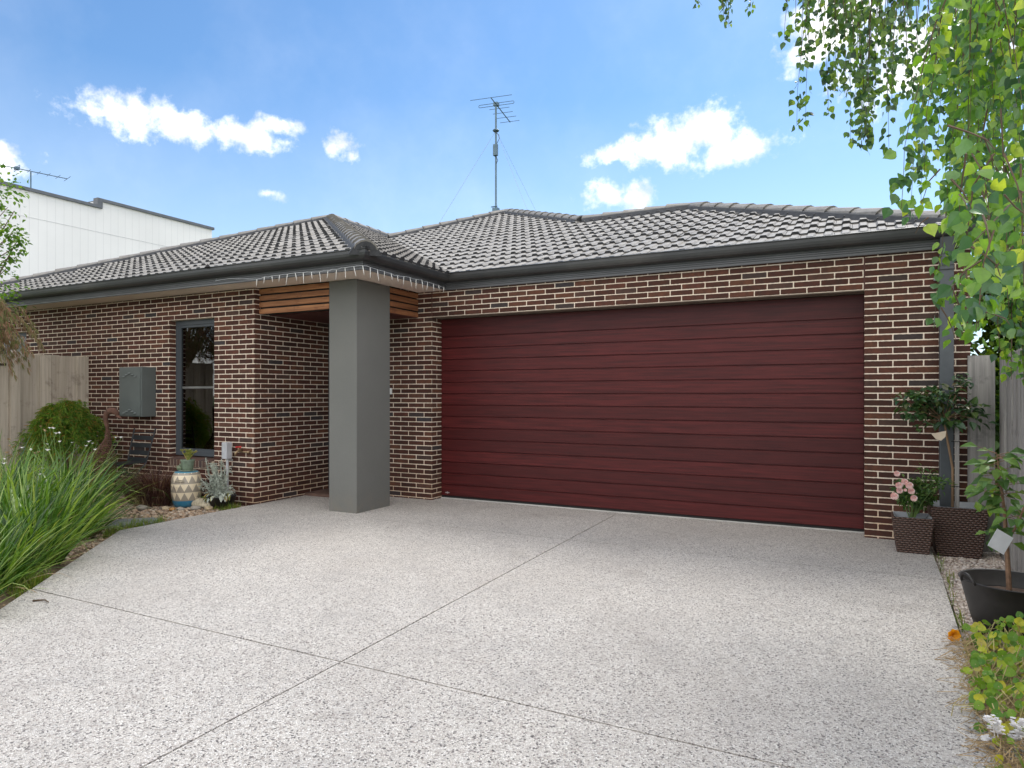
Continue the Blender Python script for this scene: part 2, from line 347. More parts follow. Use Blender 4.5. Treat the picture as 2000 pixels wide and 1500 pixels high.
M_GREEN = leaf_mat('shrub_leaf', [(0, (.05, .12, .02)), (.5, (.10, .22, .03)), (1, (.20, .32, .05))], .45, .45)
M_HEDGE = leaf_mat('hedge_leaf', [(0, (.02, .06, .01)), (.5, (.06, .15, .02)), (1, (.20, .32, .03))], .4, .35)
M_MAPLE = leaf_mat('maple_leaf', [(0, (.05, .13, .02)), (.4, (.14, .27, .04)), (.75, (.24, .36, .06)), (.93, (.32, .24, .06)), (1, (.40, .16, .05))], .5, .4)
M_REDM = leaf_mat('red_maple_leaf', [(0, (.16, .19, .07)), (.4, (.26, .25, .12)), (.65, (.33, .20, .14)), (.85, (.36, .17, .13)), (1, (.42, .34, .24))], .6, .3, (1.2, 1.2, .8))
M_ROSE = leaf_mat('rose_leaf', [(0, (.018, .055, .018)), (.5, (.038, .10, .03)), (.85, (.08, .16, .04)), (1, (.12, .08, .03))], .32, .18, spec=.6)
M_ROSE2 = leaf_mat('miniature_rose_leaf', [(0, (.035, .09, .03)), (.6, (.08, .17, .04)), (1, (.15, .24, .06))], .4, .3)
M_APPLE = leaf_mat('apple_leaf', [(0, (.05, .12, .03)), (.5, (.09, .19, .045)), (.85, (.16, .28, .05)), (1, (.26, .36, .16))], .4, .35)
M_NAST = leaf_mat('nasturtium_leaf', [(0, (.09, .22, .03)), (.4, (.19, .35, .04)), (.7, (.38, .48, .05)), (.9, (.58, .56, .06)), (1, (.50, .42, .16))], .5, .4)
M_LAMB = leaf_mat('lambs_ear_leaf', [(0, (.34, .38, .33)), (.6, (.46, .50, .44)), (1, (.55, .58, .50))], .9, .1, (1.1, 1.1, 1))
M_LAMBG = leaf_mat('old_leaf', [(0, (.20, .25, .09)), (.4, (.30, .30, .08)), (.7, (.36, .22, .12)), (1, (.40, .42, .10))], .7, .2)
M_PURP = leaf_mat('purple_grass', [(0, (.045, .018, .018)), (.5, (.095, .042, .036)), (.85, (.15, .07, .05)), (1, (.28, .18, .11))], .6, .15)
M_SUCC = leaf_mat('succulent_leaf', [(0, (.22, .28, .07)), (.6, (.40, .42, .12)), (1, (.48, .36, .14))], .45, .2)
M_PETALW = leaf_mat('white_petal', [(0, (.84, .82, .82)), (1, (.90, .88, .86))], .6, .2, (1, 1, 1))
M_PETALP = leaf_mat('pink_petal', [(0, (.86, .62, .60)), (.6, (.88, .78, .75)), (1, (.86, .42, .36))], .6, .3, (1, .9, .9))
M_ORANGE = leaf_mat('orange_petal', [(0, (.9, .34, .01)), (1, (.95, .50, .02))], .5, .3, (1, .9, .5))
M_STEM = simple('green_stem', (.12, .20, .05), .6); M_TWIG = simple('twig', (.10, .065, .04), .8, 0, .25, 40)
M_STEMY = simple('dry_stem', (.42, .36, .16), .7, 0, .3, 30)
M_BARK = simple('bark', (.16, .11, .08), .9, 0, .35, 25, .6, 60)
M_WBARK = simple('birch_bark', (.55, .50, .44), .8, 0, .3, 12, .4, 40, dirt=(.08, .07, .06))
M_STRAW = simple('straw', (.36, .26, .14), .9, 0, .35, 20)

# ------------------------------------------------------------------ ground
mb = MB(); mb.add([(-400, -400, -.06), (400, -400, -.06), (400, 400, -.06), (-400, 400, -.06)], [(0, 1, 2, 3)])
tag(mb.build('ground', M_LAWN), kind='structure')
def prism(mb, pts, z0, z1, m=0):
    n = len(pts); vs = [(x, y, z0) for x, y in pts] + [(x, y, z1) for x, y in pts]
    mb.add(vs, [tuple(range(n - 1, -1, -1)), tuple(range(n, 2 * n))] + [(i, (i + 1) % n, n + (i + 1) % n, n + i) for i in range(n)], m)
mb = MB()
prism(mb, [(-9.5, -8), (-.2, -8), (1.45, -6.3), (.03, -4.79), (-1.66, -2.96), (-1.72, -1.25), (-9.5, -1.25)], -.055, -.030)
tag(mb.build('garden_bed', M_SOIL), kind='structure')
mb = MB(); prism(mb, [(5.325, .0), (5.30, -1.9), (5.20, -4.2), (5.15, -8), (7.5, -8), (7.5, .0)], -.055, -.030)
tag(mb.build('gravel_strip', M_SOILR), kind='structure')
# driveway slabs with saw-cut joints between them
g_ = .005
def edgeL(y):   # left edge x as function of y
    P = [(-1.25, -1.72), (-2.96, -1.66), (-4.79, .03), (-6.3, 1.45)]
    for (a, xa), (b, xb) in zip(P, P[1:]):
        if y >= b: return xa + (xb - xa) * (y - a) / (b - a)
    return 1.45
xr = lambda y: 5.325 + (y + .4) * .031 if y < -.4 else 5.325
xm = lambda y: 2.37 - (y) * .022
mb = MB()
J1, J2 = -1.345, -4.465
top = 0.0; bot = -.058
slabs = [
 [(-1.72, J1 + g_), (xm(J1) - g_, J1 + g_), (xm(0) - g_, .25), (-.64, .25), (-.64, -.001), (-1.715, -.43), (-1.715, J1 + g_)],
 [(xm(J1) + g_, J1 + g_), (xr(J1), J1 + g_), (5.325, .25), (xm(0) + g_, .25)],
 [(edgeL(J2), J2 + g_), (xm(J2) - g_, J2 + g_), (xm(J1) - g_, J1 - g_), (edgeL(J1), J1 - g_), (-1.66, -2.96)],
 [(xm(J2) + g_, J2 + g_), (xr(J2), J2 + g_), (xr(J1), J1 - g_), (xm(J1) + g_, J1 - g_)],
 [(1.45, -20), (xm(J2) - g_ + .2, -20), (xm(J2) - g_, J2 - g_), (edgeL(J2), J2 - g_), (.03, -4.79), (1.45, -6.3)],
 [(xm(J2) + g_ + .2, -20), (5.2, -20), (xr(J2), J2 - g_), (xm(J2) + g_, J2 - g_)]]
slabs[0] = [(-1.715, J1 + g_), (xm(J1) - g_, J1 + g_), (xm(0) - g_, .25), (-.66, .25), (-.66, -.43), (-1.715, -.43)]
for s_ in slabs: prism(mb, s_, bot, top)
tag(mb.build('driveway', M_DRIVE), kind='structure')
mb = MB(); prism(mb, [(-1.6, -2.95), (.1, -4.75), (1.5, -6.3), (1.5, -20), (5.15, -20), (5.15, -4.4), (5.28, -.3), (5.28, .2), (-1.6, .2)], -.057, -.012)
tag(mb.build('driveway_base', simple('joint_dirt', (.12, .085, .055), .9, 0, .4, 30)), kind='structure')
mb = MB(); mb.box((-1.715, -.425, -.02), (-.665, .25, .035))
tag(mb.build('porch_floor', simple('slate_paver', (.14, .085, .065), .6, 0, .5, 5, .3, 30)), kind='structure')

# ------------------------------------------------------------------ house
house = thing('brick_house', (0, 0, 0), 'single storey brown brick house with grey tiled hip roof and red garage door', 'house')
WZ = 2.62
mb = MB()
mb.box((-.66, 0, -.04), (0, .23, 2.60)); mb.box((0, 0, 2.30), (4.81, .23, 2.70)); mb.box((4.81, 0, -.04), (5.63, .23, 2.70)); mb.box((5.40, .23, -.04), (5.63, 6, 2.60))
mb.box((-.66, 0, 2.6), (0, .23, 2.70))
mb.build('garage_wall', M_BRICK, house)
mb = MB()
X0, X1 = -3.28, -2.43
mb.box((-9.5, -1.25, -.04), (-8.6, -1.0, 2.615)); mb.box((-8.6, -1.25, 2.30), (-6.65, -1.0, 2.615))
mb.box((-6.65, -1.25, -.04), (X0, -1.0, 2.615)); mb.box((X0, -1.25, -.04), (X1, -1.0, .40)); mb.box((X0, -1.25, 2.30), (X1, -1.0, 2.615))
mb.box((X1, -1.25, -.04), (-1.72, -1.0, 2.615)); mb.box((-1.97, -1.0, -.04), (-1.72, .02, 2.615)); mb.box((-9.5, -1.0, -.04), (-9.25, 5, 2.6))
mb.build('wing_wall', M_BRICKW, house)
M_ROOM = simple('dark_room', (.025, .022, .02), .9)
mb = MB(); mb.box((-.3, .235, 0), (5.3, .30, 2.72)); mb.build('garage_light_block', M_ROOM, house)  # unseen sheet added behind the door to block light leaking round it
mb = MB(); mb.box((-8.7, -.99, 0), (-6.5, -.95, 2.4)); mb.build('far_window_backing', M_ROOM, house)  # dark sheet added behind the far opening in place of an unlit room
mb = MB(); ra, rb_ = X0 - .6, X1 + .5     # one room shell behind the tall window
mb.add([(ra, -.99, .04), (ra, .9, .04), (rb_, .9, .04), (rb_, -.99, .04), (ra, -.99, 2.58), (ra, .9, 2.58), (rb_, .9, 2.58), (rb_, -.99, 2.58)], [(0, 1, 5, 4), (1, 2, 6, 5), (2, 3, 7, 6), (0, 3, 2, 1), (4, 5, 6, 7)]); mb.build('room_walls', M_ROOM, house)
for x in (-.006, 4.803): mb = MB(); mb.box((x, -.0025, 2.302), (x + .013, .01, 2.66)); mb.build('control_joint', M_JOINT, house)
mb = MB(); mb.box((.002, .004, 2.292), (4.808, .225, 2.2995)); mb.build('lintel', M_LINTEL, house)

# garage door: sixteen boards with grooves between
gd = MB(); y0 = .21
z = .035; zs = [.035] + [.18 + .1445 * i for i in range(14)] + [2.290]
for a, b_ in zip(zs, zs[1:]):
    xx0, xx1 = .004, 4.806
    pr = [(y0 + .012, a), (y0 + .012, a + .003), (y0, a + .008), (y0 - .001, b_ - .006), (y0 + .012, b_ - .002), (y0 + .012, b_)]
    vs = [(xx0, p[0], p[1]) for p in pr] + [(xx1, p[0], p[1]) for p in pr]; n = len(pr)
    gd.add(vs, [(i, i + n, i + n + 1, i + 1) for i in range(n - 1)])
gdo = gd.build('garage_door', M_DOOR, house)
mb = MB(); mb.box((.004, y0 + .005, .0), (4.806, y0 + .03, .034)); mb.build('bottom_seal', M_DARK, gdo)
mb = MB()   # little maker's mark of three diamonds in the lower left corner
for i, (dx, s_) in enumerate(((0, .010), (.022, .016), (.044, .010))):
    c = V((.075 + dx, y0 - .004, .075)); mb.add([c + V((-s_, 0, 0)), c + V((0, 0, -s_)), c + V((s_, 0, 0)), c + V((0, 0, s_)), c + V((0, .004, 0))], [(0, 1, 2, 3), (0, 4, 1), (1, 4, 2), (2, 4, 3), (3, 4, 0)])
mb.build('emblem', simple('badge_silver', (.35, .30, .30), .4), gdo)
mb = MB(); mb.box((.0, .20, .0005), (4.81, .24, .012)); mb.build('threshold', simple('sill_concrete', (.45, .44, .42), .8), house)

# window
wf = MB(); yf = -1.165
for a, b_ in (((X0, yf, .53), (X0 + .055, yf + .09, 2.30)), ((X1 - .055, yf, .53), (X1, yf + .09, 2.30)), ((X0 + .055, yf, .53), (X1 - .055, yf + .09, .59)), ((X0 + .055, yf, 2.235), (X1 - .055, yf + .09, 2.30))): wf.box(a, b_)
M_ALU = simple('window_aluminium', (.058, .068, .080), .45, 0, .05)
win = wf.build('window', M_ALU, house, bevel=.004)
mb = MB()
a0, a1 = X0 + .055, X1 - .055
for a, b_ in (((a0, yf + .012, .59), (a0 + .03, yf + .05, 2.235)), ((a1 - .03, yf + .012, .59), (a1, yf + .05, 2.235)), ((a0 + .03, yf + .012, .59), (a1 - .03, yf + .05, .62)), ((a0 + .03, yf + .012, 2.205), (a1 - .03, yf + .05, 2.235))): mb.box(a, b_)
mb.build('sash', M_ALU, win)
m, t, b = mat('window_glass'); b.inputs['Base Color'].default_value = (.9, .95, .95, 1); b.inputs['Roughness'].default_value = .02
tr = t.new('ShaderNodeBsdfTransparent'); tr.inputs[0].default_value = (.55, .6, .6, 1); gl = t.new('ShaderNodeBsdfGlossy'); gl.inputs['Roughness'].default_value = .02
fr = t.new('ShaderNodeFresnel'); fr.inputs[0].default_value = 1.5; mx = t.new('ShaderNodeMixShader')
t.l.new(t.math('MULTIPLY', fr.outputs[0], 2.2, clamp=True), mx.inputs[0]); t.l.new(tr.outputs[0], mx.inputs[1]); t.l.new(gl.outputs[0], mx.inputs[2])
t.l.new(mx.outputs[0], [n for n in t.n if n.type == 'OUTPUT_MATERIAL'][0].inputs[0]); M_GLASS = m
mb = MB(); mb.box((a0 + .03, yf + .030, .62), (a1 - .03, yf + .036, 2.205)); mb.build('pane', M_GLASS, win)
mb = MB()
for i in range(30): x = a0 + .05 + i * .0205; mb.box((x, yf + .026, 1.405), (x + .006, yf + .029, 1.432))
mb.build('safety_dots', simple('white_decal', (.38, .38, .37), .6), win)
# sill of bricks on edge, sloping forward
mb = MB(); n_s = 14
for i in range(n_s):
    xa = X0 + .004 + i * (X1 - X0 - .008) / n_s; xb = xa + (X1 - X0 - .008) / n_s - .010
    vs = [(xa, -1.285, .405), (xb, -1.285, .405), (xb, -1.07, .43), (xa, -1.07, .43), (xa, -1.285, .49), (xb, -1.285, .49), (xb, -1.07, .528), (xa, -1.07, .528)]
    mb.add(vs, [(0, 3, 2, 1), (4, 5, 6, 7), (0, 1, 5, 4), (1, 2, 6, 5), (2, 3, 7, 6), (3, 0, 4, 7)])
sill = mb.build('window_sill', island_mat('sill_brick', [(0, (.07, .035, .025)), (.6, (.11, .05, .035)), (1, (.06, .04, .04))], .8), house, bevel=.003)
mb = MB(); mb.add([(X0, -1.279, .401), (X1, -1.279, .401), (X1, -1.06, .425), (X0, -1.06, .425), (X0, -1.279, .484), (X1, -1.279, .484), (X1, -1.06, .522), (X0, -1.06, .522)], [(0, 3, 2, 1), (4, 5, 6, 7), (0, 1, 5, 4), (1, 2, 6, 5), (2, 3, 7, 6), (3, 0, 4, 7)])
mb.build('mortar', simple('mortar', (.66, .56, .43), .9, 0, .2, 60), sill)
# far window of the wing, in shade
mb = MB()
for a, b_ in (((-8.6, -1.15, 0), (-8.54, -1.06, 2.30)), ((-6.71, -1.15, 0), (-6.65, -1.06, 2.30)), ((-7.68, -1.15, 0), (-7.62, -1.06, 2.24)), ((-8.54, -1.15, 2.24), (-6.71, -1.06, 2.30))): mb.box(a, b_)
wd2 = mb.build('sliding_door', M_ALU, house)
mb = MB(); mb.box((-8.54, -1.12, 0.02), (-6.71, -1.115, 2.24)); mb.build('pane', M_GLASS, wd2)

# front door inside the porch
mb = MB(); mb.box((-1.68, .06, .04), (-.70, .12, 2.28)); fd = mb.build('front_door', simple('door_paint', (.06, .055, .06), .5), house)
mb = MB()
for a, b_ in (((-1.72, .02, .03), (-1.66, .16, 2.30)), ((-.72, .02, .03), (-.66, .16, 2.30)), ((-1.66, .02, 2.24), (-.72, .16, 2.30))): mb.box(a, b_)
mb.build('door_frame', simple('frame_paint', (.05, .055, .06), .5), fd)
mb = MB(); mb.tube([(-.80, .06, 1.0), (-.80, .01, 1.0), (-.92, .01, 1.0)], .011, 8); mb.build('handle', simple('nickel', (.6, .6, .6), .3, 1), fd)

# pillar
mb = MB(); mb.box((-.61, -1.18, -.01), (-.21, -.58, 2.615)); mb.build('pillar', M_RENDER, house, bevel=.004)
# clad beam round the porch
mb = MB(); mb.box((-1.72, -1.16, 2.31), (-.61, -1.02, 2.615)); mb.box((-.36, -.58, 2.31), (-.232, -.001, 2.615)); beam = mb.build('porch_beam', M_DARK, house)
mb = MB(); mb2 = MB()
for i in range(4):
    za = 2.305 + i * .080
    mb.box((-1.719, -1.182, za), (-.611, -1.161, min(za + .060, 2.614))); mb2.box((-.231, -.579, za), (-.208, -.002, min(za + .060, 2.614)))
mb.build('cladding', M_CEDAR, beam, bevel=.002); mb2.build('cladding', M_CEDARY, beam, bevel=.002)
mb = MB(); 
for i in range(11): mb.box((-1.72 + i * .137, -1.018, 2.300), (-1.72 + i * .137 + .134, .02, 2.312))
mb.build('porch_ceiling', M_CEIL, house)
mb = MB(); mb.lathe((-1.02, -.55, 2.288), [(.055, 0), (.055, .012), (.04, .012), (.035, .003)], 24); mb.build('downlight', simple('downlight_trim', (.8, .75, .6), .5), house)

# soffit, fascia, gutter
mb = MB(); mb.box((-9.6, -1.605, WZ), (.235, -1.18, WZ + .012)); mb.box((-.208, -1.18, WZ), (.235, -.001, WZ + .012)); mb.box((-.62, -1.18, WZ), (-.208, -.58, WZ + .012)); mb.build('soffit', M_SOFFIT, house)
PATH = [(-9.6, 4), (-9.6, -1.61), (.24, -1.61), (.24, -.045), (5.64, -.045), (5.64, 5)]
def sweep(mb, prof, path, closed=True):
    n = len(prof); vs = []
    for i, p in enumerate(path):
        dirs = []
        if i > 0: d = V((path[i][0] - path[i - 1][0], path[i][1] - path[i - 1][1], 0)).normalized(); dirs.append(V((d.y, -d.x, 0)))
        if i < len(path) - 1: d = V((path[i + 1][0] - path[i][0], path[i + 1][1] - path[i][1], 0)).normalized(); dirs.append(V((d.y, -d.x, 0)))
        o = dirs[0] if len(dirs) == 1 or (dirs[0] - dirs[1]).length < 1e-5 else dirs[0] + dirs[1]
        for (d_, z_) in prof: vs.append((p[0] + o.x * d_, p[1] + o.y * d_, z_))
    fs = []
    for i in range(len(path) - 1):
        for k in range(n if closed else n - 1):
            fs.append((i * n + k, (i + 1) * n + k, (i + 1) * n + (k + 1) % n, i * n + (k + 1) % n))
    mb.add(vs, fs)
mb = MB()
sweep(mb, [(0, 2.79), (0, 2.688), (0, 2.684), (-.010, 2.682), (-.010, 2.678), (0, 2.676), (0, 2.664), (-.010, 2.662), (-.010, 2.658), (0, 2.656), (0, 2.645), (-.010, 2.643), (-.010, 2.639), (0, 2.637), (0, 2.618), (-.004, 2.614), (-.02, 2.614), (-.02, 2.79)], PATH)
mb.build('fascia', M_FASCIA, house)
mb = MB()
sweep(mb, [(.001, 2.70), (.045, 2.698), (.075, 2.702), (.097, 2.714), (.110, 2.735), (.115, 2.760), (.116, 2.788), (.124, 2.793), (.125, 2.801), (.116, 2.806), (.106, 2.802), (.104, 2.79), (.104, 2.745), (.09, 2.722), (.06, 2.711), (.001, 2.709)], PATH)
gut = mb.build('gutter', M_GUTTER, house, smooth=False)
# downpipe
mb = MB(); mb.box((5.395, -.085, .0), (5.50, -.008, 2.56)); 
mb.add([(5.395, -.085, 2.56), (5.50, -.085, 2.56), (5.50, -.008, 2.56), (5.395, -.008, 2.56), (5.395, -.13, 2.70), (5.50, -.13, 2.70), (5.50, -.05, 2.70), (5.395, -.05, 2.70)], [(0, 1, 5, 4), (1, 2, 6, 5), (2, 3, 7, 6), (3, 0, 4, 7)])
dp = mb.build('downpipe', simple('downpipe_steel', (.075, .085, .095), .5), house, bevel=.006)
mb = MB(); mb.box((5.388, -.092, 2.42), (5.507, -.006, 2.425)); mb.box((5.388, -.091, 2.46), (5.507, -.006, 2.463)); mb.build('strap', simple('strap', (.02, .02, .02), .6), dp)
mb = MB(); mb.lathe((5.375, -.02, 2.34), [(.02, 0), (.022, .02), (.012, .03)], 12); mb.build('bracket', simple('galvanised', (.45, .47, .5), .4, .6), dp)

# roof ------------------------------------------------------------
PT = .414; SL = math.atan(PT); GA = .325; TW = .30
def tiles(mb, O, A, Hd, nx, ny, clips, x_off=0):
    """rows of profiled tiles from eaves corner O, A along the eaves, Hd horizontal up-slope direction"""
    A = V(A); Hd = V(Hd); Ud = (Hd * math.cos(SL) + V((0, 0, 1)) * math.sin(SL)); N = (V((0, 0, 1)) * math.cos(SL) - Hd * math.sin(SL))
    prof = [(0.0, 0), (.050, 0), (.066, .018), (.120, .018), (.136, 0), (.200, 0), (.216, .018), (.270, .018), (.286, .003), (.2965, .003)]
    bm = bmesh.new()
    for j in range(ny):
        for i in range(nx):
            a0 = i * TW + (TW / 2 if j % 2 else 0) + x_off; s0 = j * GA
            cx = O + A * (a0 + .15) + Ud * (s0 + .15)
            ok = True
            for (pp, pn) in clips:
                if (cx - pp).dot(pn) > .35: ok = False; break
            if not ok: continue
            jit = U(-.003, .003); tw = U(-.003, .003); ex = U(-.003, .003)
            low, top_, fr_, md_ = [], [], [], []
            for (x, h) in prof:
                low.append(bm.verts.new(O + A * (a0 + x) + Ud * (s0 + ex) + N * (.020 + h * 1.35 + jit + tw * (x / .15 - 1))))
                top_.append(bm.verts.new(O + A * (a0 + x) + Ud * (s0 + GA + .02) + N * (.002 + h * .8 + tw * (x / .15 - 1))))
                fr_.append(bm.verts.new(O + A * (a0 + x) + Ud * (s0 + ex + .004) + N * (.002 + h * .72)))
                md_.append(bm.verts.new(O + A * (a0 + x) + Ud * (s0 + ex + .002) + N * (.010 + h * .30 + jit)))
            for k in range(len(prof) - 1):
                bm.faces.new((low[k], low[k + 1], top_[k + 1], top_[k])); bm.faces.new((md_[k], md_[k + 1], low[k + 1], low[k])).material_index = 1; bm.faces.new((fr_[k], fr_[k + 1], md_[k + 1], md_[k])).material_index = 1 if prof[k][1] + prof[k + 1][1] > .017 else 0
    for (pp, pn) in clips:
        geo = bm.verts[:] + bm.edges[:] + bm.faces[:]
        bmesh.ops.bisect_plane(bm, geom=geo, plane_co=pp, plane_no=pn, clear_outer=True)
    o = len(mb.v); bm.verts.index_update()
    mb.v += [tuple(v.co) for v in bm.verts]; mb.f += [tuple(v.index + o for v in f.verts) for f in bm.faces]; mb.mi += [f.material_index for f in bm.faces]; bm.free()
ZG = 2.775
r2 = math.sqrt(.5)
RZ = lambda d: ZG + PT * d
def line(p, d):   # vertical clip plane through p, outward normal to the right of direction d
    d = V((d[0], d[1], 0)).normalized(); return (V((p[0], p[1], 0)), V((d.y, -d.x, 0)))
EY = -.12; EX = .36; WY = -1.71; RXR = 5.72
# key plan points
APR = (RXR - 3.15, EY + 3.15); JCT = (.85, APR[1]); PK = (JCT[0] - 2.88, JCT[1] + 2.88)
s_ = ((PK[1] - EY) - (EX - PK[0])) / 2; VT = (PK[0] - s_, PK[1] - s_)
AW = (EX - 5.06, WY + 5.06); LC = (AW[0] - 5.06, WY)
mb = MB()
# garage front slope, right piece (x > JCT.x): bounded by ridge and right hip
tiles(mb, V((EX - 6, EY, ZG)), (1, 0, 0), (0, 1, 0), 41, 12, [(V((JCT[0], 0, 0)), V((-1, 0, 0))), (V((0, APR[1], 0)), V((0, 1, 0))), line((RXR, EY), (-1, 1)) if False else (V((RXR, EY, 0)), V((r2, r2, 0)))])
# left piece: valley, left hip, right hip
tiles(mb, V((EX - 6, EY, ZG)), (1, 0, 0), (0, 1, 0), 23, 21, [(V((JCT[0], 0, 0)), V((1, 0, 0))), (V((EX, EY, 0)), V((-r2, -r2, 0))), (V((PK[0], PK[1], 0)), V((-r2, r2, 0))), (V((JCT[0], JCT[1], 0)), V((r2, r2, 0)))])
# wing front slope
tiles(mb, V((LC[0] - .1, WY, ZG)), (1, 0, 0), (0, 1, 0), 36, 19, [(V((EX, WY, 0)), V((r2, r2, 0))), (V((LC[0], WY, 0)), V((-r2, r2, 0)))])
# wing right slope
tiles(mb, V((EX, WY - .1, ZG)), (0, 1, 0), (-1, 0, 0), 36, 19, [(V((EX, WY, 0)), V((-r2, -r2, 0))), (V((EX, EY, 0)), V((r2, r2, 0))), (V((AW[0], 0, 0)), V((-1, 0, 0)))])
# garage right slope
tiles(mb, V((RXR, EY - .1, ZG)), (0, 1, 0), (-1, 0, 0), 22, 12, [(V((RXR, EY, 0)), V((-r2, -r2, 0))), (V((APR[0], 0, 0)), V((-1, 0, 0)))])
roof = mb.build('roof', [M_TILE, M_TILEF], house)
# sarking below the tiles and the hidden rear slopes
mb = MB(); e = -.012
def sheet(pts): mb.add([(x, y, z + e) for x, y, z in pts], [tuple(range(len(pts)))])
zA = RZ(3.15); zP = RZ(PK[1] - EY); zW = RZ(5.06); zV = RZ(VT[1] - EY)
sheet([(EX, EY, ZG), (RXR, EY, ZG), (APR[0], APR[1], zA), (JCT[0], JCT[1], zA)]); sheet([(EX, EY, ZG), (JCT[0], JCT[1], zA), (PK[0], PK[1], zP), (VT[0], VT[1], zV)])
sheet([(LC[0], WY, ZG), (EX, WY, ZG), (AW[0], AW[1], zW)]); sheet([(EX, WY, ZG), (EX, EY, ZG), (AW[0], EY + (EX - AW[0]), zW), (AW[0], AW[1], zW)])
sheet([(RXR, EY, ZG), (RXR, 6.5, ZG), (APR[0], APR[1] + .6, zA), (APR[0], APR[1], zA)])
sheet([(RXR, 6.5, ZG), (-1, 6.5, ZG), (JCT[0], APR[1] + .6, zA), (APR[0], APR[1] + .6, zA)])
sheet([(JCT[0], JCT[1], zA), (JCT[0] + .2, PK[1] + 3, zA), (PK[0], PK[1] + 3, zP), (PK[0], PK[1], zP)])
sheet([(PK[0], PK[1], zP), (PK[0], PK[1] + 3, zP), (-5, PK[1] + 3, ZG + .8), (-5, 4, ZG + 1.2), (VT[0], VT[1], zV)])
sheet([(LC[0], WY, ZG), (AW[0], AW[1], zW), (AW[0], 9, zW), (LC[0], 9, ZG)])
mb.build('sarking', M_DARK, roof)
def caps(mbc, mbb, P0, P1, step=.355, w_=.115):
    P0 = V(P0); P1 = V(P1); P0 = P0.lerp(P1, .05 / (P1 - P0).length); d = (P1 - P0); L = d.length; d.normalize(); sd_ = d.cross(V((0, 0, 1))).normalized(); up = sd_.cross(d)
    n = max(1, int(round(L / step))); st = L / n
    pr = [(-w_, -.040), (-w_ * .84, .004), (-w_ * .40, .042), (0, .052), (w_ * .40, .042), (w_ * .84, .004), (w_, -.040)]
    for i in range(n):
        a = P0 + d * (i * st - .03); b_ = P0 + d * ((i + 1) * st); j = U(-.004, .004); vs = []
        for (q, ft, sc_) in ((a, .026 + j, 1.04), (b_, .006, .92)):
            vs += [q + sd_ * (x * sc_) + up * (h + ft) for x, h in pr]
        vs += [a + d * .004 + sd_ * (x * .98) + up * (h * .9 + .010) for x, h in pr]
        k = len(pr)
        mbc.add(vs, [(i_, i_ + 1, k + i_ + 1, k + i_) for i_ in range(k - 1)] + [(2 * k + i_, 2 * k + i_ + 1, i_ + 1, i_) for i_ in range(k - 1)])
        if i == 0: mbb.add([a + d * .006 + sd_ * (x * .98) + up * (h * .9 + .010) for x, h in pr], [tuple(range(k))])
    vs = []
    for q in (P0 - d * .02, P1): vs += [q + sd_ * x + up * h for x, h in ((-.172, -.085), (-.122, -.006), (-.06, .03), (.06, .03), (.122, -.006), (.172, -.085))]
    mbb.add(vs, [(i_, i_ + 1, 7 + i_, 6 + i_) for i_ in range(5)] + [(0, 1, 2, 3, 4, 5), (11, 10, 9, 8, 7, 6)])
LIFT = .034
def P3(p, z_): return V((p[0], p[1], z_ + LIFT))
for name, a, b_ in (('hip_capping', P3((RXR, EY), ZG), P3(APR, zA)), ('ridge_capping', P3(JCT, zA), P3(APR, zA)), ('hip_capping', P3(JCT, zA), P3(PK, zP)), ('hip_capping', P3(VT, zV), P3(PK, zP)),
                    ('hip_capping', P3((EX, WY), ZG), P3(AW, zW)), ('hip_capping', P3(LC, ZG), P3(AW, zW)), ('ridge_capping', P3((AW[0], AW[1]), zW), P3((AW[0], AW[1] + 4), zW))):
    c_ = MB(); b2 = MB(); caps(c_, b2, a, b_)
    co = c_.build(name, M_CAP, roof); b2.build('pointing', M_BED, co)

# ------------------------------------------------------------------ fittings on the wall
mbx = thing('meter_box', (-3.8, -1.25, 1.03), 'grey metal meter box with stepped louvre vents on the brick wall', 'meter box')
M_MB = simple('meter_box_paint', (.105, .120, .118), .42, 0, .08, 4)
mb = MB(); mb.box((-4.03, -1.45, 1.035), (-3.56, -1.252, 1.69)); mb.build('cabinet', M_MB, mbx, bevel=.004)
mb = MB(); mb.box((-4.022, -1.459, 1.045), (-3.585, -1.451, 1.68)); dr_ = mb.build('door', M_MB, mbx, bevel=.003)
for zc in (1.610, 1.125):
    for (dx, dz) in ((-.115, -.044), (-.060, -.022), (0, 0), (.060, -.022), (.115, -.044)):
        mb = MB(); x = -3.80 + dx; z = zc + dz
        mb.add([(x - .030, -1.460, z - .008), (x + .030, -1.460, z - .008), (x + .030, -1.460, z + .010), (x - .030, -1.460, z + .010), (x - .024, -1.476, z - .007), (x + .024, -1.476, z - .007)], [(0, 1, 5, 4), (4, 5, 2, 3), (0, 4, 3), (1, 2, 5)])
        mb.build('louvre', M_MB, dr_)
for z in (1.17, 1.55): mb = MB(); mb.box((-3.584, -1.462, z), (-3.572, -1.449, z + .07)); mb.build('hinge', M_MB, mbx)
mb = MB(); mb.box((-.655, -.028, 1.33), (-.615, -.001, 1.41)); db = mb.build('doorbell', simple('white_plastic', (.75, .75, .74), .4), bevel=.005)
tag(origin(db, (-.635, -.001, 1.33)), 'small white doorbell on the brick pier beside the grey pillar', 'doorbell')
# power box
pb = thing('outdoor_power_box', (-2.13, -1.31, .35), 'pale grey weatherproof power box on a conduit above the silver plant', 'power box')
cpx = at(460, 887, 7.55)
xb, yb = -2.10, -1.33
mb = MB(); mb.box((xb - .045, yb - .05, .54), (xb + .045, yb + .035, .745)); bxo = mb.build('box', simple('grey_plastic', (.42, .43, .46), .45), pb, bevel=.010)
mb = MB(); mb.tube([(xb, yb, .03), (xb, yb, .54)], .016, 10); mb.tube([(xb, yb, .52), (xb, yb + .075, .52)], .012, 8); mb.build('conduit', simple('conduit', (.50, .51, .53), .5), pb)
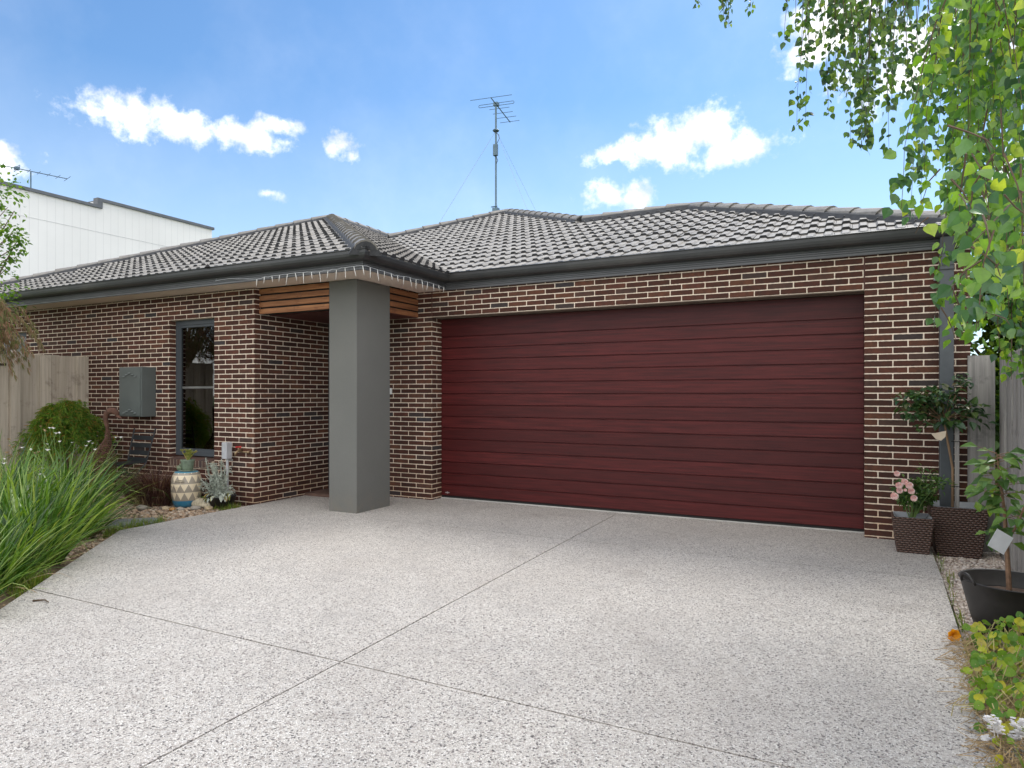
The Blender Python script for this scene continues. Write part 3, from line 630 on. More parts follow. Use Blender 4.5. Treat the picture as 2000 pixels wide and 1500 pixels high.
# tap
tp = thing('garden_tap', (-1.88, -1.25, .62), 'brass garden tap with red handle on the brick corner', 'tap')
M_BRASS = simple('aged_brass', (.30, .22, .13), .35, .8)
mb = MB(); mb.tube([(-1.93, -1.255, .64), (-1.93, -1.32, .64), (-1.94, -1.345, .62), (-1.94, -1.35, .585)], [.016, .014, .014, .011], 10); mb.tube([(-1.93, -1.31, .64), (-1.93, -1.31, .685)], .009, 8); mb.build('spout', M_BRASS, tp, True)
mb = MB(); mb.tube([(-1.97, -1.31, .69), (-1.89, -1.31, .69)], .008, 8); mb.tube([(-1.93, -1.35, .69), (-1.93, -1.27, .69)], .008, 8); mb.build('handle', simple('red_handle', (.55, .03, .03), .4), tp)
mb = MB(); mb.lathe((-1.80, -1.275, .615), [(.001, 0), (.022, .002), (.024, .02), (.012, .03)], 14); mb.tube([(-1.92, -1.30, .63), (-1.80, -1.285, .63)], .010, 8); mb.build('pipe', M_BRASS, tp, True)

# icicle lights: a wire along the fascia with hanging plastic icicles
il = thing('icicle_lights', (.24, -1.61, 2.63), 'string of small clear icicle lights along the eaves over the pillar', 'string lights')
pts = []; hang = []
xs = -1.25
def fpt(s):   # s metres along the eaves from x=-1.25
    return V((-1.25 + s, -1.64, 0)) if s < 1.52 else V((.27, -1.64 + (s - 1.52), 0))
s = 0; k = 0
while s < 3.05:
    p = fpt(s); zz_ = 2.628 + .018 * abs(math.sin(s * 3.1)) + U(-.006, .006); p.z = zz_; pts.append(p)
    if k % 2 == 0: hang.append(p)
    s += .058; k += 1
mb = MB(); mb.tube([V((-1.95, -1.60, 2.70)), V((-1.94, -1.63, 2.66)), V((-1.7, -1.64, 2.665))] + pts, .0022, 5)
M_ICE = simple('clear_plastic', (.80, .80, .78), .25); mb.build('wire', simple('white_wire', (.6, .62, .65), .5), il)
mb = MB(); mb.add([(-1.99, -1.745, 2.800), (-1.94, -1.76, 2.80), (-1.89, -1.745, 2.80), (-1.94, -1.70, 2.815), (-1.94, -1.735, 2.84), (-1.94, -1.735, 2.785)], [(0, 1, 4), (1, 2, 4), (2, 3, 4), (3, 0, 4), (0, 5, 1), (1, 5, 2), (2, 5, 3), (3, 5, 0)]); mb.build('light_sensor', M_DARK, il)
for p in hang:
    mb = MB(); d = V((U(-.25, .25), U(-.1, .1), -1)).normalized(); L = U(.06, .12)
    mb.tube([p, p + d * L * .3, p + d * L], [.0035, .0052, .0012], 5); mb.build('icicle', M_ICE, il)

# ------------------------------------------------------------------ antennas
M_ANT = simple('antenna_metal', (.10, .16, .20), .45, .5)
def antenna(base, top_, boomdir, els, boomlen, label, mastr, guys=None, back=.35):
    a = thing('tv_antenna', base, label, 'antenna')
    base = V(base); top_ = V(top_)
    mb = MB(); mb.tube([base, (base + top_) / 2, top_], mastr, 8); mb.build('mast', M_ANT, a)
    bd = V(boomdir).normalized(); ed = V((bd.y, -bd.x, 0)).normalized()
    b0 = top_ - bd * back + V((0, 0, .02)); b1 = b0 + bd * boomlen
    mb = MB(); mb.tube([b0, b1], .012, 6); bo = mb.build('boom', M_ANT, a)
    for (f, hl) in els:
        c = b0 + bd * (f * boomlen)
        mb = MB()
        if hl < 0:
            hl = -hl; q = bd * .0; up = V((0, 0, .028)); rr = []
            for sgn in (1, -1):
                for kk in range(7):
                    th = -math.pi / 2 + math.pi * kk / 6
                    rr.append(c + ed * sgn * (hl + .028 * math.cos(th)) + up * (math.sin(th) * sgn))
            rr.append(rr[0]); mb.tube(rr, .0065, 5)
            mb.box(tuple(c - V((.05, .05, .035))), tuple(c + V((.05, .05, .035))))
            mb.build('folded_dipole', M_ANT, a)
        else:
            mb.tube([c - ed * hl, c + ed * hl], .006, 5); mb.build('element', M_ANT, a)
    return a
PKz = zP + .12
ab = V((PK[0] - .08, PK[1], PKz)); ab.z = 5.36; ab += RT * -.17
at_top = V((ab.x, ab.y, 7.64))
bdir = V((.72, -.70, 0)); 
ant = antenna(ab, at_top, (-.224, 1.31, 0), [(0, .47), (.26, -.38), (.42, .235), (.60, .235), (.79, .235), (.98, .235)], 1.35, 'tall grey television antenna with stay wires on the roof peak', .022, back=.33)
mb = MB(); ck = ab + V((0, 0, 1.72)); mb.lathe(ck, [(.0, 0), (.06, -.02), (.075, .0), (.06, .02), (.024, .03)], 12); mb.build('collar', M_ANT, ant)
mb = MB(); mb.box((ab.x - .03, ab.y - .09, ab.z + 1.15), (ab.x + .07, ab.y - .02, ab.z + 1.40)); mb.build('amplifier', M_ANT, ant, bevel=.008)
mb = MB(); mb.tube([at_top - V((0, .03, .6)), at_top - V((-.09, .03, .68)), at_top - V((-.10, .03, .76)), at_top - V((-.03, .03, .88))], .006, 5); mb.build('cable', M_DARK, ant); mb = MB(); mb.tube([ab + V((.02, -.04, 1.15)), ab + V((.07, -.04, 1.05)), ab + V((.03, -.04, .98))], .006, 5); mb.build('cable', M_DARK, ant)
mb = MB(); mb.box((ab.x - .06, ab.y - .06, ab.z - .05), (ab.x + .06, ab.y + .06, ab.z + .03)); mb.tube([(ab.x - .1, ab.y - .03, ab.z + .06), (ab.x + .05, ab.y - .03, ab.z + .06)], .012, 6); mb.build('base_bracket', M_ANT, ant)
for e_ in ((VT[0] + .75, VT[1] + .75, RZ(VT[1] + .75 - EY) + .08), (JCT[0] - 1.9, JCT[1] + 1.9, RZ(JCT[1] + 1.9 - EY) + .08), (PK[0] + .3, PK[1] + 1.2, zP)):
    mb = MB(); mb.tube([ck, V(e_)], .0028, 4); mb.build('stay_wire', simple('stay_wire', (.28, .30, .33), .5), ant)

# ------------------------------------------------------------------ neighbour's building
nb = thing('white_building', (-18, 2, 0), 'tall white panelled building with dark parapet capping behind the house', 'building')
m, t, b = mat('white_cladding'); g = t.new('ShaderNodeNewGeometry'); P = t.sep(g.outputs['Position'])
fy = t.math('FRACT', t.math('DIVIDE', t.math('ADD', P[0], P[1]), .21)); gr_ = t.math('LESS_THAN', t.math('ABSOLUTE', t.math('SUBTRACT', fy, .5)), .035)
c = t.mix(t.mr(t.noise(g.outputs['Position'], .6, 4), .3, .7), c4((.74, .74, .73)), c4((.82, .82, .81))); c = t.mix(t.math('MULTIPLY', gr_, .30), c, c4((.5, .5, .5)))
t.put(b, 'Base Color', c); b.inputs['Roughness'].default_value = .7; t.put(b, 'Normal', t.bump(t.math('SUBTRACT', 1, gr_), .3, .006)); M_WCL = m
mb = MB(); mb.box((-24, -7, -.06), (-14, 4.3, 6.50)); mb.box((-24, 4.3, -.06), (-14, 8.0, 6.70)); mb.build('wall', M_WCL, nb)
M_CAPF = simple('parapet_flashing', (.10, .11, .125), .5)
mb = MB(); mb.box((-24.1, -7.1, 6.50), (-13.95, 4.26, 6.58)); mb.box((-14.15, 4.26, 6.50), (-13.95, 4.40, 6.78)); mb.box((-24.1, 4.40, 6.70), (-13.95, 8.06, 6.78)); mb.build('parapet_capping', M_CAPF, nb)
mb = MB(); mb.box((-14, -7, 5.83), (-13.996, 8.0, 5.842)); mb.build('trim_strip', simple('trim', (.55, .55, .56), .7), nb)
q = at(75, 372, 15.2); q = V((-14.6, q.y, 6.55)); q = V((-14.6, 2.9, 6.60))
antenna(q, q + V((0, 0, .58)), (.25, .97, 0), [(0, .34), (.22, -.26), (.4, .17), (.55, .17), (.7, .17), (.85, .22), (1, .3)], 1.45, 'small grey television antenna on the white building', .018, back=.62)

# ------------------------------------------------------------------ fences
lf = thing('timber_fence', (-5.07, -1.8, 0), 'weathered tan paling fence beside the brick wing', 'fence')
y = -1.262; mb = MB(); i = 0
while y > -2.14:
    wd = U(.10, .15); off = .0 if i % 2 else .018
    mb.box((-5.09 + off, y - wd, -.04), (-5.072 + off, y + .012, 1.865 + U(-.006, .006))); y -= wd - .0; i += 1
mb.build('palings', M_FENCE, lf)
mb = MB(); mb.box((-5.12, -2.26, -.04), (-5.03, -2.145, 1.88)); mb.add([(-5.125, -2.265, 1.88), (-5.025, -2.265, 1.88), (-5.025, -2.14, 1.88), (-5.125, -2.14, 1.88), (-5.075, -2.20, 1.915)], [(0, 1, 4), (1, 2, 4), (2, 3, 4), (3, 0, 4), (3, 2, 1, 0)]); mb.build('post', M_FENCE, lf)
for z in (.4, 1.5): mb = MB(); mb.box((-5.16, -2.14, z), (-5.10, -1.26, z + .08)); mb.build('rail', M_FENCE, lf)
lg = thing('timber_gate', (-5.07, -2.7, 0), 'narrow weathered timber gate left of the fence post', 'gate')
y = -2.275; mb = MB(); i = 0
while y > -3.1:
    wd = U(.10, .14); off = .0 if i % 2 else .016
    mb.box((-5.09 + off, y - wd, .02), (-5.072 + off, y + (.01 if i else 0), 1.85)); y -= wd + (.016 if i == 0 else 0); i += 1
mb.build('palings', M_FENCE, lg)
mb = MB(); mb.box((-5.07, -2.37, 1.70), (-5.05, -2.30, 1.73)); mb.build('latch', M_DARK, lg)
rf = thing('grey_paling_fence', (5.83, -3, 0), 'silvery grey weathered paling fence running beside the potted plants', 'fence')
mb = MB(); mb.box((5.606, -.045, -.04), (5.80, -.015, 1.665)); y = -.05; i = 0
while y > -6.2:
    wd = U(.070, .10); off = 0 if i % 2 else .036; tilt = U(-.006, .006)
    mb.box((5.815 + off + tilt, y - wd - .012, -.04), (5.832 + off + tilt, y, 1.665 + U(-.008, .008) + (y * -.002))); y -= wd - .012; i += 1
mb.build('palings', M_FENCEG, rf)
for z in (.3, 1.35): mb = MB(); mb.box((5.86, -6.2, z), (5.92, -.05, z + .08)); mb.build('rail', M_FENCEG, rf)

# ------------------------------------------------------------------ pebbles
def pebbles(name, region, n, size, m_, z=-.03, pad=None):
    mb = MB(); base = []
    bm = bmesh.new(); bmesh.ops.create_icosphere(bm, subdivisions=1, radius=1); bv = [v.co.copy() for v in bm.verts]; bf = [tuple(v.index for v in f.verts) for f in bm.faces]; bm.free()
    k = 0
    while k < n:
        x, y = region()
        if x is None: continue
        s = U(*size); sx, sy, sz = s * U(.8, 1.3), s * U(.7, 1.1), s * U(.4, .75); a = U(0, 6.28); ca, sa = math.cos(a), math.sin(a)
        mb.add([(x + (v.x * sx) * ca - (v.y * sy) * sa, y + (v.x * sx) * sa + (v.y * sy) * ca, z + sz * .5 + v.z * sz * (1 + .2 * v.x)) for v in bv], bf); k += 1
    return tag(mb.build(name, m_, smooth=True), kind='stuff')
def regL():
    x, y = U(-4.2, -1.0), U(-4.2, -1.28)
    if x > edgeL(y) - .012 or (x < -3.0 and y < -2.6): return None, None
    return x, y
def regR():
    x, y = U(5.30, 5.81), U(-3.4, -.03)
    if x < xr(y) + .012: return None, None
    return x, y
tag(pebbles('tan_pebbles', regL, 5200, (.010, .024), M_PEBL), 'tan pebble mulch in the bed below the window', 'pebbles')
tag(pebbles('pale_pebbles', regR, 5200, (.007, .0155), M_PEBW), 'pale pink gravel between driveway and grey fence', 'gravel')
mb = MB()
for i in range(900):   # small leaf litter and weeds along both edges
    y = U(-6.2, -1.4)
    if noise.noise(V((y * 2.2, 3.3, 0))) < .22: continue
    x = edgeL(y) - abs(rnd.gauss(0, .10)) - .012
    for k in range(rnd.randint(3, 7)): mb.blade((x + U(-.015, .015), y + U(-.015, .015), -.025), U(0, 6.28), U(.03, .11), U(.1, .9), U(.003, .006), .8, 3)
for i in range(40):
    y = U(-3.0, -.45); x = xr(y) + U(.012, .05) if rnd.random() < .8 else U(5.35, 5.75)
    for k in range(4): mb.blade((x + U(-.015, .015), y + U(-.015, .015), -.025), U(0, 6.28), U(.03, .09), U(.1, .9), U(.002, .005), .8, 3)
tag(mb.build('weeds', M_WEED), 'short green weeds sprouting along the driveway edges', 'weeds', kind='stuff')
mb = MB()
for i in range(420):
    if i < 300: y = U(-6, -1.4); x = edgeL(y) - abs(rnd.gauss(0, .12)) - .01
    elif i < 350: x, y = U(.6, 5.1), U(-5.2, -.8)
    else: y = U(-5, -2.6); x = xr(y) + rnd.gauss(.05, .08)
    s = U(.012, .03) if (i < 300 or i >= 350) else U(.004, .011)
    mb.leaf(V((x, y, .004 if i >= 300 else -.012)), V((U(-1, 1), U(-1, 1), U(0, .2))), V((U(-.3, .3), U(-.3, .3), 1)), s, s * .6, .2, .1)
tag(mb.build('leaf_litter', island_mat('dead_leaf', [(0, (.10, .06, .035)), (.5, (.20, .12, .06)), (1, (.36, .24, .14))], .9)), 'small dead leaves and bits scattered on the ground', 'leaf litter', kind='stuff')
mb = MB(); mb.tube([(.05, -4.62, .006), (.12, -4.585, .012), (.17, -4.59, .006)], [.006, .005, .003], 6)
tag(origin(mb.build('stick', M_TWIG), (.05, -4.62, 0)), 'short dark stick lying on the driveway beside the iris leaves', 'stick')

# stepping stone and rocks
sp = [(-2.30, -2.62), (-2.02, -2.88), (-1.74, -2.66), (-1.73, -2.44), (-2.02, -2.34)]
mb = MB(); prism(mb, sp, -.03, -.002)
o = mb.build('stepping_stone', simple('bluestone', (.22, .235, .23), .8, 0, .2, 8, .3, 50), bevel=.006); tag(origin(o, (-1.95, -2.6, -.03)), 'flat blue grey stepping stone at the driveway edge', 'paving stone')
M_ROCK = simple('river_stone', (.42, .33, .22), .75, 0, .3, 9, .2, 40); M_ROCKG = simple('grey_stone', (.30, .27, .23), .8, 0, .25, 9, .2, 40); M_ROCKO = simple('amber_stone', (.45, .24, .08), .7, 0, .3, 9)
rocks = [(-2.48, -1.88, .042, M_ROCK, 'rounded cream stone touching the front of the ceramic stool'), (-2.36, -1.885, .036, M_ROCKO, 'small amber stone in front of the ceramic stool'), (-2.27, -1.84, .042, M_ROCKG, 'round grey brown stone at the right foot of the stool'),
         (-2.14, -1.74, .055, M_ROCKG, 'flat grey stone right of the ceramic stool'), (-2.02, -1.66, .05, M_ROCK, 'flat tan stone in front of the shell planter'), (-2.72, -2.02, .06, M_ROCKG, 'flat brown stone in front of the purple grass')]
for i, (x, y, r, m_, lb) in enumerate(rocks):
    mb = MB(); mb.blob((x, y, -.03 + r * .45), (r * 1.1, r * .9, r * .6), 3, i, .25, 1.3); tag(origin(mb.build('stone', m_, smooth=True), (x, y, -.03)), lb, 'stone', 'stones round the ceramic stool')

# ------------------------------------------------------------------ ceramic stool with pots
SX, SY = -2.46, -1.62
m, t, b = mat('stool_glaze'); tcn = t.new('ShaderNodeTexCoord'); P = t.sep(tcn.outputs['Object'])
ang = t.math('DIVIDE', t.math('ARCTAN2', P[1], P[0]), 2 * math.pi); 
rows = t.math('DIVIDE', t.math('SUBTRACT', P[2], .082), .101); rf_ = t.math('FRACT', rows); ri = t.math('FLOOR', rows)
aa = t.math('ADD', t.math('MULTIPLY', ang, 12), t.math('MULTIPLY', ri, .5)); tri = t.math('MULTIPLY', t.math('ABSOLUTE', t.math('SUBTRACT', t.math('FRACT', aa), .5)), 2)
isg = t.math('GREATER_THAN', t.math('ADD', tri, t.math('MULTIPLY', rf_, 1.18)), 1.12)
c = t.mix(isg, c4((.33, .29, .235)), c4((.78, .67, .49)))
c = t.mix(t.math('LESS_THAN', P[2], .082), c, c4((.035, .20, .34))); c = t.mix(t.math('GREATER_THAN', P[2], .412), c, c4((.05, .24, .36)))
gr2 = t.math('MULTIPLY', t.math('LESS_THAN', t.math('MINIMUM', rf_, t.math('SUBTRACT', 1, rf_)), .02), t.math('LESS_THAN', P[2], .40))
c = t.mix(t.math('MULTIPLY', gr2, .5), c, c4((.25, .2, .15)))
c = t.mix(t.mr(t.noise(tcn.outputs['Object'], 22, 4), .5, .8, 0, .2), c, c4((.5, .4, .3)))
t.put(b, 'Base Color', c); b.inputs['Roughness'].default_value = .28; M_STOOL = m
mb = MB(); mb.lathe((0, 0, 0), [(.125, 0), (.142, .02), (.158, .08), (.170, .16), (.174, .22), (.172, .28), (.163, .34), (.150, .385), (.138, .41), (.125, .42), (.0, .424)], 48)
st = thing('garden_stool', (SX, SY, -.02), 'ceramic drum stool with cream and grey triangles over a blue base', 'stool')
o = mb.build('body', M_STOOL, None, smooth=True); o.parent = st
mb = MB(); hc = V((0.075, -.145, .315))
mb.tube([V((SX + .02, SY - .166, .290)), V((SX + .03, SY - .164, .306)), V((SX + .075, SY - .150, .312)), V((SX + .115, SY - .124, .306)), V((SX + .118, SY - .125, .290)), V((SX + .075, SY - .153, .294)), V((SX + .02, SY - .166, .290))], .007, 6); mb.build('handle_slot', simple('slot_glaze', (.42, .36, .27), .35), st, True)
pz = .402
pot = thing('succulent_pot', (SX + .02, SY, pz), 'green glazed pot of yellow green succulent on top of the ceramic stool', 'potted plant')
px, py = SX + .02, SY - .0
mb = MB(); mb.lathe((px, py, pz), [(.055, .012), (.062, .03), (.072, .09), (.080, .13), (.082, .14), (.074, .14), (.068, .125), (.0, .122)], 28); mb.build('pot', simple('celadon_glaze', (.17, .22, .16), .35, 0, .3, 30), pot, True)
mb = MB()
for k in range(16):
    a = k / 16 * 6.283; a2 = (k + 1) / 16 * 6.283; r_ = .085 + (.012 if k % 2 else 0); r2_ = .085 + (.012 if (k + 1) % 2 else 0)
    mb.add([(px, py, pz + .004), (px + r_ * math.cos(a), py + r_ * math.sin(a), pz + .016), (px + r2_ * math.cos(a2), py + r2_ * math.sin(a2), pz + .016), (px + r_ * math.cos(a), py + r_ * math.sin(a), pz + .008), (px + r2_ * math.cos(a2), py + r2_ * math.sin(a2), pz + .008)], [(0, 1, 2), (1, 3, 4, 2)])
mb.build('saucer', simple('celadon_saucer', (.24, .28, .20), .35), pot)
mb = MB()
for k in range(11):
    a = U(0, 6.28); r_ = U(.01, .07); c = V((px + r_ * math.cos(a), py + r_ * math.sin(a), pz + .15 + U(0, .09)))
    mb.tube([V((px, py, pz + .12)), c], .004, 5)
    for j in range(9):
        a = j * 2.4; e_ = U(.2, .9); mb.leaf(c, V((math.cos(a), math.sin(a), e_)), V((0, 0, 1)), U(.04, .062), .028, .2, -.1)
mb.build('succulent', M_SUCC, pot)
bx, by = SX - .095, SY - .02
bird = thing('ceramic_bird', (bx, by, pz), 'small round green ceramic bird beside the pot on the stool', 'ornament')
mb = MB(); mb.blob((bx, by, pz + .035), (.042, .032, .034), 3, 3, .05); mb.blob((bx + .022, by - .005, pz + .07), .019, 2, 1, .03); mb.tube([(bx - .03, by, pz + .04), (bx - .062, by, pz + .055)], [.016, .004], 8); mb.tube([(bx + .038, by - .008, pz + .07), (bx + .052, by - .012, pz + .067)], [.005, .001], 6); mb.build('body', simple('bird_glaze', (.16, .20, .12), .3, 0, .35, 40), bird, True)

# lambs ear in black pot
LX, LY = -2.02, -1.50
le = thing('lambs_ear_plant', (LX, LY, -.03), 'silver grey woolly plant in a low black pot at the brick corner', 'potted plant')
M_BLKP = simple('black_plastic', (.012, .012, .013), .45)
mb = MB(); mb.lathe((LX + .02, LY, -.03), [(.12, 0), (.165, .14), (.175, .15), (.16, .15), (.15, .12), (0, .12)], 32); mb.build('pot', M_BLKP, le, True)
mb = MB(); mb2 = MB(); mb3 = MB()
for k in range(46):
    a = U(0, 6.28); lean = U(.05, 1.1); L = U(.18, .46) * (1.15 - lean * .4); d = V((math.cos(a) * math.sin(lean) * 1.25, math.sin(a) * math.sin(lean) * .55 - .1, math.cos(lean)))
    if d.y > 0.1 and L > .2: d.y *= .3
    p0 = V((LX + U(-.07, .07), LY + U(-.06, .05), .10)); p1 = p0 + d * L * .6; p2 = p0 + d * L + V((0, 0, -.05 * lean)); mb2.tube([p0, p1, p2], [.006, .005, .003], 5)
    for j in range(9):
        f = U(.3, 1.0); q = p0.lerp(p2, f); a2 = U(0, 6.28); s = U(.035, .07)
        mb.leaf(q, V((math.cos(a2), math.sin(a2), U(-.3, .7))), V((0, 0, 1)), s, s * .38, .2, .25)
for k in range(9):   # flower spikes
    x = LX - .22 + k * .035 + U(-.02, .02); p0 = V((x * .5 + LX * .5, LY, .15)); p2 = V((x, LY + U(-.05, .05), U(.42, .64)))
    mb2.tube([p0, p2], [.006, .004], 5)
    for j in range(34):
        f = U(.45, 1.0); q = p0.lerp(p2, f); a2 = U(0, 6.28); s = U(.02, .035) * (1.3 - f * .4); mb.leaf(q, V((math.cos(a2), math.sin(a2), .5)), V((0, 0, 1)), s, s * .6, .25, .2)
for k in range(26):
    a = U(-3.0, -.1); q = V((LX + .02 + .15 * math.cos(a), LY + .13 * math.sin(a), .13 + U(-.01, .05))); s = U(.07, .10)
    (mb3 if k % 2 else mb).leaf(q, V((math.cos(a), math.sin(a), -U(.7, 1.6))), V((math.cos(a), math.sin(a), .5)), s, s * .5, .15, .1)
mb.build('leaves', M_LAMB, le); mb2.build('stems', simple('woolly_stem', (.42, .46, .40), .9), le); mb3.build('lower_leaves', M_LAMBG, le)
# shell shaped stone planter with moss
sh = thing('shell_planter', (-2.27, -1.56, -.03), 'pale fluted stone planter with green moss left of the black pot', 'ornament')
mb = MB()
for k in range(7):
    f = k / 6; x = -2.36 + .26 * f; mb.tube([V((x, -1.56 - .02, .06 + .03 * (1 - f))), V((x + .035, -1.62, .05)), V((x + .075, -1.66, .015)), V((x + .10, -1.65, -.015))], [.018, .025, .024, .012], 8)
mb.blob((-2.2, -1.54, .0), (.20, .10, .06), 3, 5, .15); mb.build('shell', simple('sandstone', (.42, .37, .27), .85, 0, .3, 14, .4, 60), sh, True)
mb = MB(); mb.blob((-2.22, -1.50, .065), (.14, .07, .03), 3, 9, .4, 3)
for k in range(500): a = U(0, 6.28); r_ = U(0, 1) ** .5; mb.blade((-2.22 + .14 * r_ * math.cos(a), -1.50 + .07 * r_ * math.sin(a), .07), U(0, 6.28), U(.015, .03), U(0, 1), .004, .3, 2)
mb.build('moss', leaf_mat('moss', [(0, (.05, .12, .01)), (1, (.12, .22, .03))], .8, .2), sh)

# purple grass
def clump(mb, c, n, L, lean, W, spread, droop=.8, azr=(0, 6.283), seg=5):
    for k in range(n):
        a = U(*azr); r_ = spread * math.sqrt(U(0, 1)); mb.blade((c[0] + r_ * math.cos(a) + U(-.02, .02), c[1] + r_ * math.sin(a) * .8, c[2]), a + U(-.5, .5), U(*L), U(*lean), U(*W), droop * U(.5, 1.4), seg, twist=U(-.8, .8))
pg = thing('purple_grass', (-2.95, -1.72, -.03), 'dark purple brown fountain grass left of the ceramic stool', 'plant')
mb = MB(); clump(mb, (-2.86, -1.74, -.03), 950, (.30, .64), (.05, .60), (.005, .011), .17, 2.2)
clump(mb, (-3.16, -1.74, -.03), 500, (.30, .60), (.05, .6), (.004, .009), .14, 2.2); mb.build('leaves', M_PURP, pg)
mb = MB(); clump(mb, (-2.90, -1.84, -.03), 90, (.15, .38), (.1, .5), (.003, .006), .14, 2.2); mb.build('dead_leaves', M_STRAW, pg)

# folding chair behind it
fc = thing('folding_chair', (-3.55, -1.55, 0), 'black slatted metal bistro chair below the meter box', 'chair')
M_BLK = simple('black_metal', (.015, .018, .022), .5)
cY = -1.50; cl_, cr_ = -3.78, -3.40
def cp(f, z): return V((cl_ + (cr_ - cl_) * f + (z - .45) * .12 * (1 if f > .5 else .0), cY + (z - .45) * .22, z))
mb = MB(); mb.tube([cp(0, .0) + V((0, -.28, 0)), cp(0, .45), cp(0, .88)], .009, 6); mb.tube([cp(1, .0) + V((0, -.28, 0)), cp(1, .45), cp(1, .89)], .009, 6); mb.tube([cp(0, .82), cp(1, .83)], .007, 6)
for f in (0, 1): mb.tube([cp(f, .44) + V((0, -.36, 0)), cp(f, .2) + V((0, 0, 0)), cp(f, .0) + V((0, .08, -.0))], .009, 6)
mb.build('frame', M_BLK, fc)
for z in (.76, .665, .57, .48):
    mb = MB(); a, b_ = cp(0, z), cp(1, z); mb.add([a + V((0, -.004, -.027)), b_ + V((0, -.004, -.027)), b_ + V((0, .006, .027)), a + V((0, .006, .027)), a + V((0, .004, -.027)), b_ + V((0, .004, -.027)), b_ + V((0, .014, .027)), a + V((0, .014, .027))], [(0, 1, 2, 3), (4, 7, 6, 5), (0, 4, 5, 1), (3, 2, 6, 7), (0, 3, 7, 4), (1, 5, 6, 2)]); mb.build('back_slat', M_BLK, fc)
mb = MB()
for k in range(7): mb.box((cl_ + .01, cY - .36 + k * .052, .445), (cr_ - .01, cY - .36 + k * .052 + .038, .453))
mb.build('seat', M_BLK, fc)

# rusty goose: lattice body with solid head
gs = thing('goose_sculpture', (-4.2, -1.85, -.03), 'rusty metal goose garden sculpture with lattice body and solid head', 'sculpture')
M_RUST = simple('rust', (.10, .048, .032), .9, 0, .35, 25, .3, 80)
gx, gy = at(206, 800, 8.35).x, at(206, 800, 8.35).y
ux = V((.8894, .457, 0))
def G(a, z): return V((gx, gy, z)) + ux * a
mb = MB()
mb.tube([G(.03, .86), G(.015, .95), G(.0, 1.03), G(.015, 1.09), G(.06, 1.125), G(.11, 1.12), G(.145, 1.09), G(.155, 1.055)], [.020, .024, .028, .036, .044, .042, .030, .018], 10)
mb.tube([G(.145, 1.065), G(.19, 1.03), G(.205, 1.02)], [.024, .014, .004], 8); mb.build('head', M_RUST, gs, True)
mb = MB()
prof = [(.03, .88, .024), (.03, .78, .036), (.0, .68, .075), (-.04, .60, .15), (-.08, .50, .20), (-.10, .40, .215), (-.08, .30, .18), (-.06, .22, .09)]
rings = []
for (a, z, r_) in prof:
    c = G(a, z); rings.append([c + ux * (r_ * math.cos(k / 14 * 6.283)) + V((-.457, .8894, 0)) * (r_ * .75 * math.sin(k / 14 * 6.283)) for k in range(14)])
def lerp_ring(f):
    i = min(int(f), len(rings) - 2); g2 = f - i; return [rings[i][k].lerp(rings[i + 1][k], g2) for k in range(14)]
R_ = [lerp_ring(i * 7 / 22) for i in range(23)]
for i in range(22):
    for k in range(14):
        mb.tube([R_[i][k], R_[i + 1][(k + 1) % 14]], .0032, 3, cap=False); mb.tube([R_[i][(k + 1) % 14], R_[i + 1][k]], .0032, 3, cap=False)
    if i % 3 == 0: mb.tube(R_[i] + [R_[i][0]], .005, 4)
mb.build('lattice_body', M_RUST, gs)
mb = MB()
for a in (-.14, -.02): mb.tube([G(a, .28), G(a, -.03)], .009, 6); mb.tube([G(a, -.025), G(a + .09, -.025)], .008, 5)
mb.build('legs', M_RUST, gs)

# white bust glimpsed inside the window
mb = MB(); bxw, byw = -2.60, -1.0
mb.lathe((bxw, byw, .62), [(.06, 0), (.05, .03), (.03, .07), (.028, .10), (.05, .13), (.058, .17), (.05, .21), (.02, .235), (0, .238)], 20)
mb.blob((bxw - .01, byw - .05, .785), (.014, .02, .018), 2, 1, .1)
tag(origin(mb.build('white_bust', simple('bust_plaster', (.35, .36, .38), .6), smooth=True), (bxw, byw, .62)), 'small pale bust standing behind the window glass', 'ornament')
mb = MB(); mb.box((X0 + .02, -1.0, .585), (X1 - .02, -.92, .62)); mb.build('inner_sill', simple('white_sill', (.2, .2, .2), .6), house)

# ------------------------------------------------------------------ iris (long strap leaves)
def iris(c, n, label, nf, L=(.55, 1.08), azr=(0, 6.283), spread=.28, big=1):
    t_ = thing('iris_clump', c, label, 'plant', 'iris clumps beside the driveway')
    mb = MB(); clump(mb, c, n, L, (.03, .95), (.012, .030), spread, .9, azr, 7); mb.build('leaves', M_IRIS, t_)
    mb = MB(); clump(mb, c, max(12, n // 12), (.25, .6), (.6, 1.35), (.010, .020), spread, .9, azr, 5); mb.build('dead_leaves', M_STRAW, t_)
    for k in range(nf):
        a = U(0, 6.28); r_ = U(0, .25); p0 = V(c) + V((r_ * math.cos(a), r_ * math.sin(a), .1)); ln = U(.05, .5)
        p2 = p0 + V((math.cos(a) * ln, math.sin(a) * ln, U(.5, .95))); p1 = p0.lerp(p2, .5) + V((0, 0, .08))
        mb = MB(); mb.tube([p0, p1, p2], [.0035, .003, .002], 4); fl = mb.build('flower_stem', M_STEM, t_)
        mb = MB()
        for j in range(5):
            a2 = j * 1.257 + k; mb.leaf(p2, V((math.cos(a2), math.sin(a2), U(.5, 1.4))), V((0, 0, 1)), U(.016, .028), .014, .2, .1)
        mb.build('flower', M_PETALW if k % 3 else M_STRAW, fl)
    return t_
iris((-.72, -4.52, -.03), 250, 'front iris clump, nearest the camera at the driveway edge', 4, (.45, .85), spread=.26)
iris((-1.20, -4.02, -.03), 330, 'large green iris clump in the middle of the row', 8, (.5, .95), spread=.30)
iris((-2.05, -3.85, -.03), 330, 'tall iris clump at the left edge with many white flowers', 9, (.6, 1.15), spread=.36)
